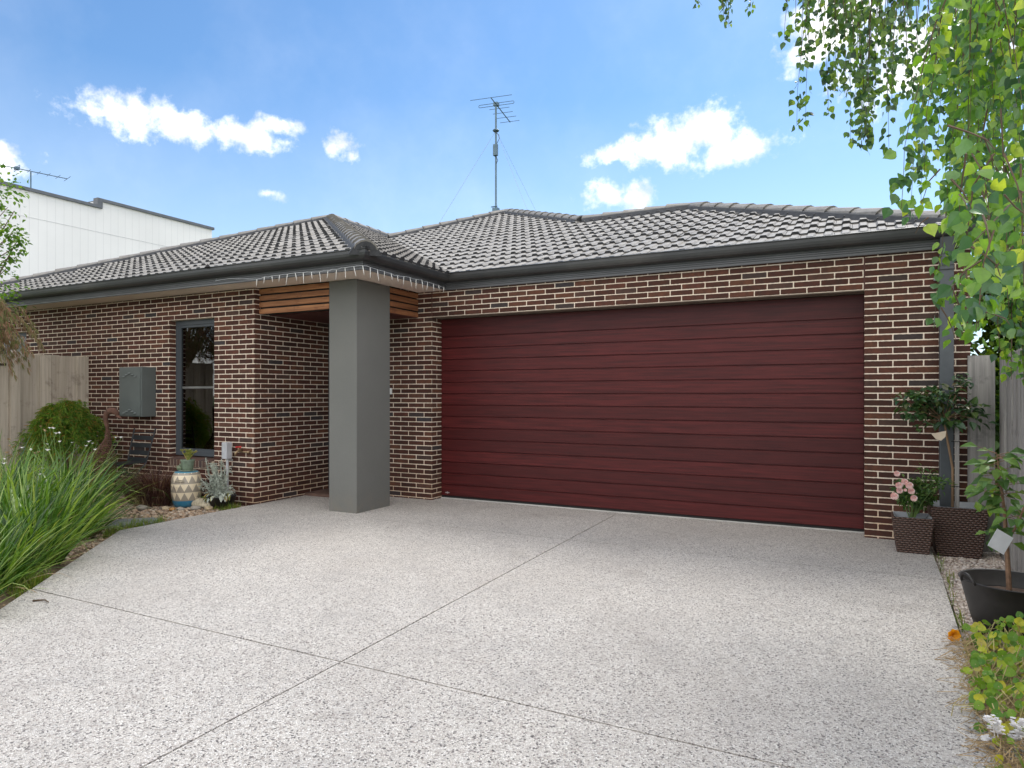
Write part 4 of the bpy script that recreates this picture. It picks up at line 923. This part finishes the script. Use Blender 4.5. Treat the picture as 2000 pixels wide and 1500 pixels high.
iris((-1.85, -3.35, -.03), 330, 'iris clump leaning over the driveway edge beside the stepping stone', 6, (.45, .90), spread=.26)
iris((-2.62, -2.92, -.03), 300, 'rear iris clump leaning over the tan pebbles', 7, (.45, .98), spread=.28)
iris((-3.25, -3.05, -.03), 240, 'farthest iris clump, in front of the paling fence', 5, (.5, .98), spread=.28)
iris((-.20, -5.02, -.03), 230, 'low iris clump at the far lower left corner', 1, (.35, .75), spread=.28)

# ------------------------------------------------------------------ shrubs on the left
def crown(mb, c, r, n, L, fn=None, droop=0, Wf=.6, fold=.15, shell=.55, lobes=9, seed=1, thr=None):
    c = V(c); rr = random.Random(seed); cl_ = [(c + V((rr.gauss(0, .45) * r[0], rr.gauss(0, .45) * r[1], rr.gauss(0, .42) * r[2])), rr.uniform(.28, .5)) for _ in range(lobes)]
    k = 0; tries = 0
    while k < n and tries < n * 8:
        tries += 1; q, s = cl_[rr.randrange(lobes)]
        d = V((rr.gauss(0, 1), rr.gauss(0, 1), rr.gauss(0, 1))).normalized(); rad = rr.uniform(shell, 1.0) * s
        p = q + V((d.x * r[0], d.y * r[1], d.z * r[2])) * rad
        if thr and not thr(p): continue
        dd = (d + V((rr.uniform(-.8, .8), rr.uniform(-.8, .8), rr.uniform(-.6, .6) - droop))).normalized(); s2 = rr.uniform(*L)
        mb.leaf(p, dd, V((rr.uniform(-.6, .6), rr.uniform(-.6, .6), 1)), s2, s2 * Wf, fold, .15); k += 1
    return cl_
def limbs(mb, base, targets, r0, n=7):
    base = V(base)
    for i, (q, s) in enumerate(targets):
        m1 = base.lerp(q, .5) + V((U(-.1, .1), U(-.1, .1), U(0, .12))) * (q - base).length
        mb.tube([base, m1, q], [r0, r0 * .6, r0 * .18], n)
# weeping green maple
mp = thing('weeping_maple', (-4.45, -2.30, -.03), 'low weeping green maple shrub in front of the tan fence', 'shrub')
mb = MB(); mt = MB(); ctr = V((at(128, 800, 8.7).x, at(128, 800, 8.7).y, .82))
for k in range(250):
    a = U(0, 6.28); r_ = U(.03, .31) ; z = ctr.z + .36 * math.sqrt(max(0, 1 - (r_ / .38) ** 2)) + U(-.10, .03)
    p = V((ctr.x + r_ * math.cos(a), ctr.y + r_ * math.sin(a), z)) + V((rnd.gauss(0, .035), rnd.gauss(0, .035), rnd.gauss(0, .03) - (U(0, .42) if r_ > .16 else 0))); h = V((math.cos(a), math.sin(a), 0))
    mt.tube([V((ctr.x, ctr.y, .75)), V((ctr.x, ctr.y, z)).lerp(p, .5) , p], [.008, .005, .002], 4)
    for j in range(9):
        q = p + h * (j * .022) + V((U(-.03, .03), U(-.03, .03), -.012 * j * j * .35))
        for i_ in range(6):
            a2 = a + U(-1.5, 1.5); mb.leaf(q, V((math.cos(a2), math.sin(a2), U(-1.2, .5))), V((0, 0, 1)), U(.05, .10), .0085, .1, .25)
mb.build('foliage', M_MAPLE, mp); mt.tube([(ctr.x, ctr.y, -.03), (ctr.x + .03, ctr.y, .4), (ctr.x, ctr.y, .8)], [.03, .025, .018], 8); mt.build('stems', M_BARK, mp)
# red/green weeping tree cropped by the left border
rm = thing('red_weeping_tree', (-5.0, -3.2, -.03), 'reddish thread leaved weeping foliage at the left border', 'tree')
mb = MB(); mt = MB(); ctr = at(-112, 640, 7.8)
for k in range(190):
    a = U(0, 6.28); r_ = .80 * math.sqrt(U(0, 1)); z = ctr.z + .62 * math.sqrt(max(0, 1 - (r_ / .85) ** 2)) - U(0, .55)
    p = V((ctr.x + r_ * math.cos(a), ctr.y + r_ * math.sin(a), z)); h = V((math.cos(a), math.sin(a), 0))
    mt.tube([V((ctr.x, ctr.y, ctr.z - .2)), V((ctr.x, ctr.y, z + .05)).lerp(p, .6), p], [.010, .006, .002], 4)
    for j in range(10):
        q = p + h * (j * .018) + V((U(-.03, .03), U(-.03, .03), -.03 * j))
        for i_ in range(5):
            a2 = a + U(-1.6, 1.6); mb.leaf(q, V((math.cos(a2), math.sin(a2), -U(.8, 2.6))), V((0, 0, 1)), U(.05, .10), .007, .1, .15)
mb.build('foliage', M_REDM, rm); mt.tube([(ctr.x, ctr.y, -.03), (ctr.x + .05, ctr.y, 1), (ctr.x, ctr.y, ctr.z)], [.05, .04, .025], 8); mt.build('trunk', M_BARK, rm)
# pear tree cropped by the left border
pc = at(-170, 470, 8.3); pt_ = thing('pear_tree', (pc.x, pc.y, -.03), 'green leafy tree cropped by the left border before the white building', 'tree')
mb = MB(); cl2 = crown(mb, pc, (1.05, 1.05, 1.0), 2600, (.045, .075), Wf=.7, lobes=16, seed=5, shell=.2)
for (u_, v_) in ((10, 470), (25, 455), (35, 480), (20, 500), (12, 525), (38, 462), (5, 440), (2, 400), (15, 405), (28, 412)):
    q = at(u_, v_, 8.2)
    for k in range(34 if v_ > 430 else 6): mb.leaf(q + V((U(-.1, .1), U(-.1, .1), U(-.1, .1))), V((U(-1, 1), U(-1, 1), U(-1, .4))), V((U(-.5, .5), U(-.5, .5), 1)), U(.045, .07), .04, .15, .15)
    cl2.append((q, .1))
mb.build('crown', M_GREEN, pt_); mb = MB(); limbs(mb, (pc.x, pc.y, 1.8), cl2, .022, 6); mb.tube([(pc.x + .1, pc.y, -.03), (pc.x, pc.y + .04, 1), (pc.x, pc.y, 1.85)], [.09, .07, .05], 10); mb.build('trunk', M_BARK, pt_)
# side-yard shrub dark behind the left fence
sy = thing('side_shrub', (-6.2, -1.9, -.03), 'dark green shrub peeping over the tan fence', 'shrub')
mb = MB(); cl3 = crown(mb, (-6.25, -2.05, 1.35), (.6, .45, .65), 1500, (.05, .08), lobes=9, seed=11); mb.build('foliage', M_HEDGE, sy); mb = MB(); limbs(mb, (-6.25, -2.05, .3), cl3, .02, 5); mb.tube([(-6.25, -2.05, -.03), (-6.25, -2.05, .35)], .03, 6); mb.build('stems', M_BARK, sy)
# shrub beyond the right fence
for (bx_, by_, r_, n_, lb, sd_) in ((6.42, 1.6, (.85, .8, 1.5), 14000, 'leafy green tree beyond the grey fence behind the birch leaves', 21),):
    hd = thing('neighbour_shrub', (bx_, by_, -.06), lb, 'shrub'); mb = MB(); c3 = crown(mb, (bx_, by_, 1.75), r_, n_, (.07, .12), lobes=40, seed=sd_, shell=.1); mb.build('foliage', M_HEDGE, hd); mb = MB(); limbs(mb, (bx_, by_, .5), c3, .03, 6); mb.tube([(bx_, by_, -.06), (bx_, by_, .6)], .06, 8); mb.build('trunk', M_BARK, hd)

# ------------------------------------------------------------------ planters on the right
def wicker_mat():
    m, t, b = mat('wicker'); g = t.new('ShaderNodeNewGeometry'); P = t.sep(g.outputs['Position'])
    u_ = t.math('ADD', P[0], t.math('MULTIPLY', P[1], 1.0)); row = t.math('FLOOR', t.math('DIVIDE', P[2], .019)); 
    ph = t.math('ADD', t.math('DIVIDE', u_, .036), t.math('MULTIPLY', t.math('FLOORED_MODULO', row, 2), .5))
    a = t.math('ABSOLUTE', t.math('SINE', t.math('MULTIPLY', ph, math.pi))); v_ = t.math('FRACT', t.math('DIVIDE', P[2], .019)); b2 = t.math('SINE', t.math('MULTIPLY', v_, math.pi))
    h = t.math('MULTIPLY', t.math('ADD', t.math('MULTIPLY', a, .75), .25), b2)
    c = t.mix(t.mr(h, .1, .55), c4((.014, .008, .007)), c4((.125, .070, .052))); t.put(b, 'Base Color', c); b.inputs['Roughness'].default_value = .42
    t.put(b, 'Normal', t.bump(h, 1.0, .012)); return m
M_WICK = wicker_mat(); M_LINER = simple('liner_plastic', (.34, .36, .39), .3)
def planter(c, wb, wt, h, label, rot=0):
    t_ = thing('wicker_planter', c, label, 'planter'); c = V(c); th = .014
    def ring(w_, z): return [(c.x - w_, c.y - w_, c.z + z), (c.x + w_, c.y - w_, c.z + z), (c.x + w_, c.y + w_, c.z + z), (c.x - w_, c.y + w_, c.z + z)]
    mb = MB(); vs = ring(wb, 0) + ring(wt, h) + ring(wt - th, h) + ring(wb + (wt - wb) * .75 - th, h * .75)
    fs = [(3, 2, 1, 0)] + [(i, (i + 1) % 4, 4 + (i + 1) % 4, 4 + i) for i in range(4)] + [(4 + i, 4 + (i + 1) % 4, 8 + (i + 1) % 4, 8 + i) for i in range(4)] + [(8 + i, 8 + (i + 1) % 4, 12 + (i + 1) % 4, 12 + i) for i in range(4)]
    mb.add(vs, fs); mb.build('basket', M_WICK, t_, bevel=.008)
    mb = MB(); vs = ring(wt - th - .001, h + .004) + ring(wt - th - .006, h + .004) + ring(wt - th - .045, h * .80); mb.add(vs, [(i, (i + 1) % 4, 4 + (i + 1) % 4, 4 + i) for i in range(4)] + [(4 + i, 4 + (i + 1) % 4, 8 + (i + 1) % 4, 8 + i) for i in range(4)] + [(8, 9, 10, 11)])
    mb.build('liner', M_LINER, t_)
    mb = MB(); w2 = wt - th - .05; mb.blob((c.x, c.y, c.z + h * .80), (w2, w2, .014), 3, 2, .3, 3); mb.build('soil', M_SOIL, t_); return t_
P1c = V((5.165, -.41, 0)); P2c = V((5.50, -.245, -.03))
planter(P1c, .118, .152, .30, 'small brown wicker planter of pink roses against the brick pier')
planter(P2c, .155, .205, .42, 'large brown wicker planter in the corner between pier and fence')
# miniature pink rose
rs = thing('pink_rose_bush', (P1c.x, P1c.y, .25), 'small bush with pale pink roses growing in the small wicker planter', 'rose')
mb = MB(); mt = MB(); cz = .50; 
c5 = crown(mb, (P1c.x + .01, P1c.y, .49), (.23, .17, .17), 900, (.028, .05), Wf=.62, lobes=12, seed=31, shell=.1, thr=lambda p: p.z > .27 and p.y < -.06)
limbs(mt, (P1c.x, P1c.y, .24), c5, .006, 5)
for k in range(6):
    p = V((P1c.x + U(.05, .30), P1c.y + U(-.08, .12), U(.55, .70))); mt.tube([V((P1c.x, P1c.y, .26)), p], [.004, .002], 4)
    for j in range(10): mb.leaf(p + V((U(-.05, .05), U(-.04, .04), U(-.07, .02))), V((U(-1, 1), U(-1, 1), U(-.5, .5))), V((0, 0, 1)), U(.025, .045), .024, .15, .1)
mb.build('leaves', M_ROSE2, rs); mt.build('stems', M_STEM, rs)
for (u_, v_, s) in ((1752, 925, .9), (1767, 941, 1), (1756, 948, 1.05), (1776, 948, 1.1), (1757, 958, .95), (1747, 969, 1.15), (1780, 959, 1.0), (1785, 973, 1.0), (1768, 957, .5)):
    q = at(u_, v_, 5.42 + U(-.04, .04)); mb = MB()
    for lay, (r_, el, nn) in enumerate(((.024, .25, 6), (.019, .7, 6), (.013, 1.3, 5), (.008, 2.5, 3))):
        for j in range(nn):
            a = j / nn * 6.283 + lay * .5; mb.leaf(q, V((math.cos(a), -el, math.sin(a) + .25)), V((0, -1, .3)), r_ * s * 1.15, r_ * s * 1.2, -.25, -.15, wide=.5, l2=(.85, .4))
    mb.build('rose_flower', M_PETALP, rs)
# standard rose
sr = thing('standard_rose', (P2c.x, P2c.y, .30), 'dark leaved standard rose staked in the large wicker planter', 'rose')
mt = MB(); sx, sy_ = 5.50, -.26
mt.tube([(sx - .03, sy_, .28), (sx - .028, sy_, .7), (sx - .075, sy_, 1.0), (sx - .09, sy_, 1.12)], [.011, .010, .009, .008], 8)
mb = MB(); c6 = crown(mb, (sx - .12, sy_ - .03, 1.20), (.30, .19, .22), 280, (.06, .095), Wf=.66, lobes=16, seed=44, shell=.15, droop=.2, thr=lambda p: p.y < -.04 and p.x < 5.80 and p.z > .93)
for (u_, v_, n_) in ((1785, 775, 14), (1830, 770, 12), (1885, 745, 12), (1800, 830, 8), (1780, 805, 10), (1878, 758, 8), (1895, 800, 8)):
    q = at(u_, v_, 5.65); c6.append((q, .05))
    for j in range(n_ * 2): mb.leaf(q + V((U(-.06, .06), U(-.05, .05), U(-.06, .05))), V((U(-1, 1), U(-1, .3), U(-.6, .4))), V((0, -.3, 1)), U(.035, .065), .035, .15, .1)
mb.build('leaves', M_ROSE, sr)
for (q, s_) in c6: mt.tube([V((sx - .09, sy_, 1.1)), V((sx - .09, sy_, 1.1)).lerp(q, .6) + V((0, 0, .03)), q], [.006, .004, .002], 5)
mt.build('stems', simple('rose_stem', (.22, .14, .08), .7), sr)
mb = MB(); mb.box((sx - .014, sy_ - .016, .28), (sx + .018, sy_ + .016, 1.10)); mb.build('stake', M_FENCEG, sr, bevel=.002)
mb = MB()
for z in (.55, .93): mb.tube([(sx - .04, sy_ - .012, z), (sx - .01, sy_ - .022, z), (sx + .022, sy_ - .018, z), (sx + .024, sy_ + .02, z)], .003, 4)
mb.build('tie', M_DARK, sr)
mb = MB(); q = at(1834, 853, 5.5); a = V((1, .0, .12)).normalized(); b2 = V((0, -.2, 1)).normalized(); mb.add([q - a * .055 + b2 * .03, q + a * .05 + b2 * .045, q + a * .045 + b2 * -.005, q + a * .015 - b2 * .035, q - a * .02 - b2 * .02], [(0, 4, 3, 2, 1)]); mb.build('label_tag', simple('cream_tag', (.62, .52, .40), .6), sr)

# black tub with young apple tree
TX, TY = 5.535, -2.38
tb = thing('black_tub', (TX, TY, -.03), 'flexible black rubber tub with side handles on the gravel', 'tub')
mb = MB(); mb.lathe((TX, TY, -.03), [(.175, 0), (.205, .10), (.235, .22), (.255, .30), (.262, .305), (.258, .31), (.248, .305), (.228, .22), (.0, .215)], 48); mb.build('tub_body', simple('rubber', (.016, .014, .014), .5, 0, .2, 20), tb, True)
for sgn in (-1, 1):
    mb = MB(); d = -ux * sgn * -1; dd = ux * sgn; c = V((TX, TY, .27)) + dd * .258; e2 = V((-dd.y, dd.x, 0)); mb.tube([c + e2 * (.055 * math.cos(q_ * math.pi / 10)) + V((0, 0, .052 * math.sin(q_ * math.pi / 10) - .004)) + dd * (.016 * math.sin(q_ * math.pi / 10) - .004) for q_ in range(11)], .0075, 8)
    if TX + dd.x * .3 < 5.8: mb.build('handle', simple('rubber_handle', (.02, .018, .018), .5), tb, True)
mb = MB(); mb.blob((TX, TY, .185), (.205, .205, .022), 4, 4, .10, 5); mb.build('soil', simple('potting_mix', (.075, .045, .03), .95, 0, .6, 60, .8, 90), tb)
ap = thing('young_apple_tree', (TX, TY, .2), 'young fruit tree with broad green leaves planted in the black tub', 'tree')
s0 = at(1972, 1168, 3.86); s1 = at(1966, 1060, 3.86); s2 = at(1962, 1000, 3.86); s3 = at(1954, 940, 3.86); s4 = at(1947, 888, 3.86)
mt = MB(); mt.tube([s0 - V((0, 0, .06)), s0, s1, s2, s3, s4], [.016, .014, .012, .009, .005, .002], 8)
s5 = at(1990, 1020, 3.7); s6 = at(2010, 960, 3.6); mt.tube([s1, s5, s6], [.008, .006, .003], 6)
mb = MB()
def bigleaf(q, d, s): mb.leaf(q, d, V((U(-.4, .4), -.6, 1)), s, s * .62, .12, .22, wide=.4)
for (A_, B_, n_, R0) in ((s2, s4, 66, .10), (s5, s6, 16, .08), (s1, s2, 7, .06)):
    for j in range(n_):
        q = A_.lerp(B_, U(.0, 1.05)); a = U(0, 6.28); d = V((math.cos(a) * 1.0, math.sin(a), U(-.5, .45))); p1 = q + d.normalized() * U(.02, R0); mt.tube([q, p1], .0018, 4); bigleaf(p1, d + V((0, 0, -.25)), U(.065, .112))
q = at(1925, 960, 3.8); mt.tube([s3, q], .003, 4)
for j in range(9): bigleaf(q + V((U(-.06, .04), U(-.04, .04), U(-.06, .06))), V((U(-1, .3), U(-1, .2), U(-.7, .3))), U(.05, .08))
q = at(1945, 1045, 3.8); mt.tube([s1, q], .003, 4)
for j in range(6): bigleaf(q + V((U(-.06, .04), U(-.04, .04), U(-.04, .06))), V((U(-1, .1), U(-1, .2), U(-.7, .3))), U(.05, .075))
mb.build('leaves', M_APPLE, ap); mt.build('trunk', simple('young_bark', (.22, .13, .08), .8, 0, .3, 30), ap)
tg = MB(); q = at(1954, 1058, 3.62); a = (ux * .85 + V((0, 0, -.50))).normalized(); b2 = (ux * .45 + V((0, -.15, .85))).normalized(); nn = a.cross(b2).normalized()
tg.obox(q, a * .050, b2 * .052, nn * .0008); to = tg.build('plant_tag', simple('tag_card', (.62, .64, .68), .5), ap)
tw = MB()
for i_ in range(6):
    for j in range(1 if i_ != 4 else 1): 
        ww_ = (.034, .030, .036, .026, .032, .020)[i_]; tw.obox(q - nn * .002 + b2 * (.022 - i_ * .012) - a * (.004), a * ww_, b2 * .0015, nn * .0004)
tw.build('faint_print', simple('print_grey', (.42, .45, .50), .6), to)
tw = MB(); tw.tube([s1 + V((0, 0, .02)), q + b2 * .045], .0015, 4); tw.build('tie', M_DARK, to)

# nasturtium along the fence
nx = thing('nasturtium', (5.5, -3.2, -.03), 'trailing nasturtium with round yellow green leaves and one orange flower', 'plant')
mb = MB(); mt = MB()
def roundleaf(q, n_, r_):
    n_ = n_.normalized(); a = n_.cross(V((.2, .9, .1))).normalized(); b2 = n_.cross(a); k = 9
    vs = [q] + [q + (a * math.cos(i / k * 6.283) + b2 * math.sin(i / k * 6.283)) * r_ * (1 + .10 * math.sin(i * 2.1)) + n_ * (r_ * (.18 + .12 * math.sin(i * 1.9))) for i in range(k)]
    mb.add(vs, [(0, 1 + i, 1 + (i + 1) % k) for i in range(k)])
def nast(n, xr_, yr_, zr, rr):
    for k in range(n):
        y = U(*yr_); xlo = xr(y) + (.02 if y > -3.2 else -.04); x = xlo + (5.80 - xlo) * U(0, 1); z = U(*zr) * (.35 + .65 * min(1, (x - xlo) / .25))
        q = V((x, y, z)); n_ = V((U(-.6, .4), -U(.2, 1.1), U(.3, 1))); g0 = V((x + U(-.1, .1), y + U(-.1, .1), -.03)); mt.tube([g0, g0.lerp(q, .5) + V((U(-.04, .04), U(-.04, .04), .02)), q], .0022, 4); roundleaf(q, n_, U(*rr))
nast(620, None, (-3.95, -2.66), (.01, .22), (.007, .024)); nast(80, None, (-3.9, -2.8), (.05, .26), (.018, .030)); nast(150, None, (-4.7, -3.9), (.01, .10), (.007, .02)); nast(40, None, (-2.7, -2.5), (.02, .18), (.01, .026))
for k in range(26):   # sprigs climbing in front of the fence and over the tub rim
    q = V((5.74 + U(-.06, .05), U(-2.75, -1.95), U(.28, .62))); mt.tube([V((5.79, -2.8, .0)), V((5.78, q.y, q.z * .6)), q], .0022, 4); roundleaf(q, V((-.6, -.8, .4)), U(.014, .036))
mb.build('leaves', M_NAST, nx); mt.build('stems', M_STEMY, nx)
mb = MB(); q = V((xr(-2.95) + .01, -2.95, .075)); q = at(1861, 1240, 3.62)
for lay in range(2):
    for j in range(7): a = j / 7 * 6.283 + lay; mb.leaf(q, RT * math.cos(a) + V((0, 0, math.sin(a))) - FW * (.35 + lay * .5), -FW, .038, .032, .1, .1, wide=.55, l2=(.85, .4))
mb.build('flower', M_ORANGE, nx)
mb = MB()
for k in range(1100):
    y = U(-4.7, -2.75); x = xr(y) + abs(rnd.gauss(.03, .13)); p = V((x - .02, y, U(-.02, .03))); a = U(0, 6.28); L = U(.05, .17); h = V((math.cos(a), math.sin(a), 0)); mb.tube([p, p + h * L * .5 + V((0, 0, U(0, .05))), p + h * L + V((0, 0, U(-.02, .03)))], .0016, 3)
tag(mb.build('dry_stalks', M_STRAW), 'tangle of dry straw coloured stalks at the right driveway edge', 'dead stalks', kind='stuff')
# white candytuft
ct = thing('candytuft', (5.35, -4.4, -.03), 'low white flowering candytuft in the lower right corner', 'plant')
mb = MB(); clump(mb, (5.42, -4.42, -.03), 200, (.08, .20), (.2, 1.2), (.005, .010), .28, .8); mb.build('leaves', M_WEED, ct)
for (u_, v_) in ((1938, 1408), (1947, 1425), (1990, 1415), (1998, 1436), (1945, 1460), (1952, 1485), (1975, 1478), (1988, 1490), (1996, 1462), (1934, 1450), (1962, 1500), (1985, 1440), (2010, 1480)):
    q = at(u_, v_, 2.52); mb = MB()
    for k in range(34):
        p = q + V((U(-.022, .022), U(-.022, .022), U(-.010, .016))); 
        for j in range(4): a = j * 1.57 + k; mb.leaf(p, V((math.cos(a), math.sin(a), .4)), V((0, 0, 1)), .0095, .008, .1, .1, wide=.55, l2=(.85, .4))
    mb.tube([q, q + V((.02, .03, -.12))], .002, 4); mb.build('flower_cluster', M_PETALW, ct)

# ------------------------------------------------------------------ silver birch hanging in from the right
bt = thing('birch_tree', (9.2, -3.6, -.05), 'weeping birch tree whose leafy branches hang in from the right', 'tree')
BZ = 5.6; tr_ = MB(); tr_.tube([(9.2, -3.6, -.05), (9.15, -3.55, 1.6), (9.0, -3.6, 3.4), (8.7, -3.5, 5.2), (8.5, -3.4, 7.2)], [.20, .17, .14, .10, .05], 12); 
bl = MB(); blf = MB(); tw = MB()
def bleaf(m_, p, d, nrm, L, wr):
    d = d.normalized(); sv = d.cross(nrm).normalized(); n = sv.cross(d); W = wr * L; cu = rnd.uniform(.02, .22); fo = rnd.uniform(.02, .16)
    prof_ = [(.03, .10), (.14, .40), (.28, .50), (.42, .46), (.58, .36), (.74, .20), (.88, .07)]
    P = lambda a, b: p + d * (a * L) + sv * (b * W) + n * ((abs(b) * fo - a * a * cu) * L)
    k = len(prof_); vs = [P(0, 0), P(1, 0)] + [P(a, 0) for a, b in prof_] + [P(a, b) for a, b in prof_] + [P(a + .015, -b) for a, b in prof_]
    fs = [(0, 2, 2 + k), (0, 2 + 2 * k, 2)]
    for i in range(k - 1): fs += [(2 + i, 3 + i, 3 + k + i, 2 + k + i), (2 + i, 2 + 2 * k + i, 3 + 2 * k + i, 3 + i)]
    fs += [(1 + k, 1, 1 + 2 * k), (1 + k, 1 + 3 * k, 1)]
    m_.add(vs, fs)
def strand(p, L, size, dens, mbx_, sway=.05, az=None, bare=.1):
    p = V(p); n = max(3, int(L / .12)); pts = [p]; az = U(0, 6.28) if az is None else az
    for i in range(n): p = p + V((math.cos(az) * sway * U(.2, 1) * (1 - i / n), math.sin(az) * sway * U(.2, 1) * (1 - i / n), -L / n)) ; pts.append(p)
    tw.tube(pts, [max(.0012, .0035 * (1 - i / (n + 1))) for i in range(n + 1)], 4)
    for k in range(int(dens * L)):
        f = U(bare, 1) * n; i = min(int(f), n - 1); q = pts[i].lerp(pts[i + 1], f - i); a = U(0, 6.28); out = V((math.cos(a), math.sin(a), -U(.2, 1.2))).normalized(); q2 = q + out * U(.01, .045) * size / .05
        bleaf(mbx_, q2, V((math.cos(a) * .6, math.sin(a) * .6, -U(.3, 1.6))), V((U(-1, 1), U(-1, 1), U(-.2, .8))), U(.6, 1.2) * size, U(.72, .9))
def strand_px(u, v0, v1, Z, size, dens, mbx_, sway=.03, n=1, ju=0):
    for _ in range(n):
        uu = u + U(-ju, ju); a = at(uu, v0, Z); b_ = at(uu, v1 + U(-18, 10), Z); strand(a, a.z - b_.z, size, dens, mbx_, sway)
# far curtain, upper part of the view
FZ = 5.0
for (u, v1, n_, ju) in ((1592, 232, 3, 12), (1575, 120, 2, 10), (1632, 170, 4, 14), (1660, 270, 4, 10), (1650, 200, 3, 16), (1690, 170, 3, 14), (1712, 278, 4, 10), (1725, 215, 3, 12), (1756, 212, 4, 10), (1775, 170, 3, 14),
                        (1797, 195, 3, 12), (1825, 170, 3, 12), (1850, 150, 3, 12), (1680, 90, 4, 30), (1740, 90, 3, 30), (1610, 80, 3, 20), (1560, 60, 2, 8), (1550, 80, 1, 4)):
    strand_px(u, -60, v1, FZ + U(-.4, .4), .054, 38, blf, .035, n_, ju * .8)
for (u, v1) in ((1412, 68), (1420, 45), (1455, 18), (1405, 30), (1352, 8)): strand_px(u, -60, v1, FZ, .042, 60, blf, .03, 1, 4)
# denser middle curtain on the right
for k in range(64): strand_px(U(1862, 2060), -90, U(120, 420), U(2.8, 4.4), .056, 52, bl, .07)
for k in range(32): strand_px(U(1880, 2060), U(200, 420), U(480, 640), U(2.8, 4.2), .054, 54, bl, .06)
for (u, v0, v1) in ((1985, 560, 735), (1950, 560, 690), (1998, 600, 760), (1970, 480, 650), (2010, 560, 740), (1935, 470, 640), (1990, 470, 600)): strand_px(u, v0, v1, 3.6, .045, 55, bl, .03, 2, 8)
# near leafy branch, large leaves
for (u, v0, v1, dn) in ((1852, 245, 330, 26), (1835, 330, 400, 60), (1855, 350, 430, 60), (1880, 300, 420, 55), (1905, 300, 450, 50), (1935, 300, 480, 50), (1965, 300, 520, 50), (1990, 320, 560, 50), (1870, 380, 430, 60), (1900, 480, 560, 50),
                    (1890, 520, 620, 45), (1862, 560, 660, 40), (1840, 600, 655, 50), (1925, 500, 600, 45), (1880, 600, 640, 40), (1945, 450, 640, 45), (1985, 480, 660, 45), (1925, 420, 520, 45), (1960, 380, 470, 50), (1815, 425, 445, 40)):
    strand_px(u, v0, v1, 2.2 + U(-.25, .35), .053, dn * 1.0, bl, .08, 1, 8)
# twigs that carry them, reaching back to the trunk
for (u, v, Z, e_) in ((1895, 480, 2.3, 0), (1930, 160, 3.4, 0), (1940, 60, 3.6, 0)):
    a = at(u, v, Z); b_ = at(2100, v - 180, Z + .6); tw.tube([V((8.75, -3.5, 4.8)), at(2500, v - 600, Z + 1.5), b_, a.lerp(b_, .4) + V((0, 0, .03)), a], [.05, .02, .005, .003, .0015], 6)
for (u, v) in ((1412, -60), (1575, -60), (1632, -60), (1690, -60), (1740, -60), (1797, -60), (1850, -60)):
    a = at(u, v, FZ); tw.tube([V((8.6, -3.45, 6.2)), at(2300, -500, FZ + .5), at(u + 200, v - 150, FZ + .2), a], [.045, .02, .01, .004], 6)
c7 = crown(blf, (8.2, -3.4, 5.4), (1.9, 1.5, 1.6), 2600, (.05, .07), Wf=.75, lobes=26, seed=71, shell=.1, thr=lambda p: ((p - CAMP).dot(RT) / max(.1, (p - CAMP).dot(FW))) > .78 or p.z > 6); limbs(tr_, (8.7, -3.5, 4.6), c7, .025, 6)
bc = bl.build('near_foliage', M_BIRCH, bt); blf.build('far_foliage', M_BIRCHF, bt); tw.build('twigs', M_TWIG, bt); tr_.build('trunk', M_WBARK, bt, True)
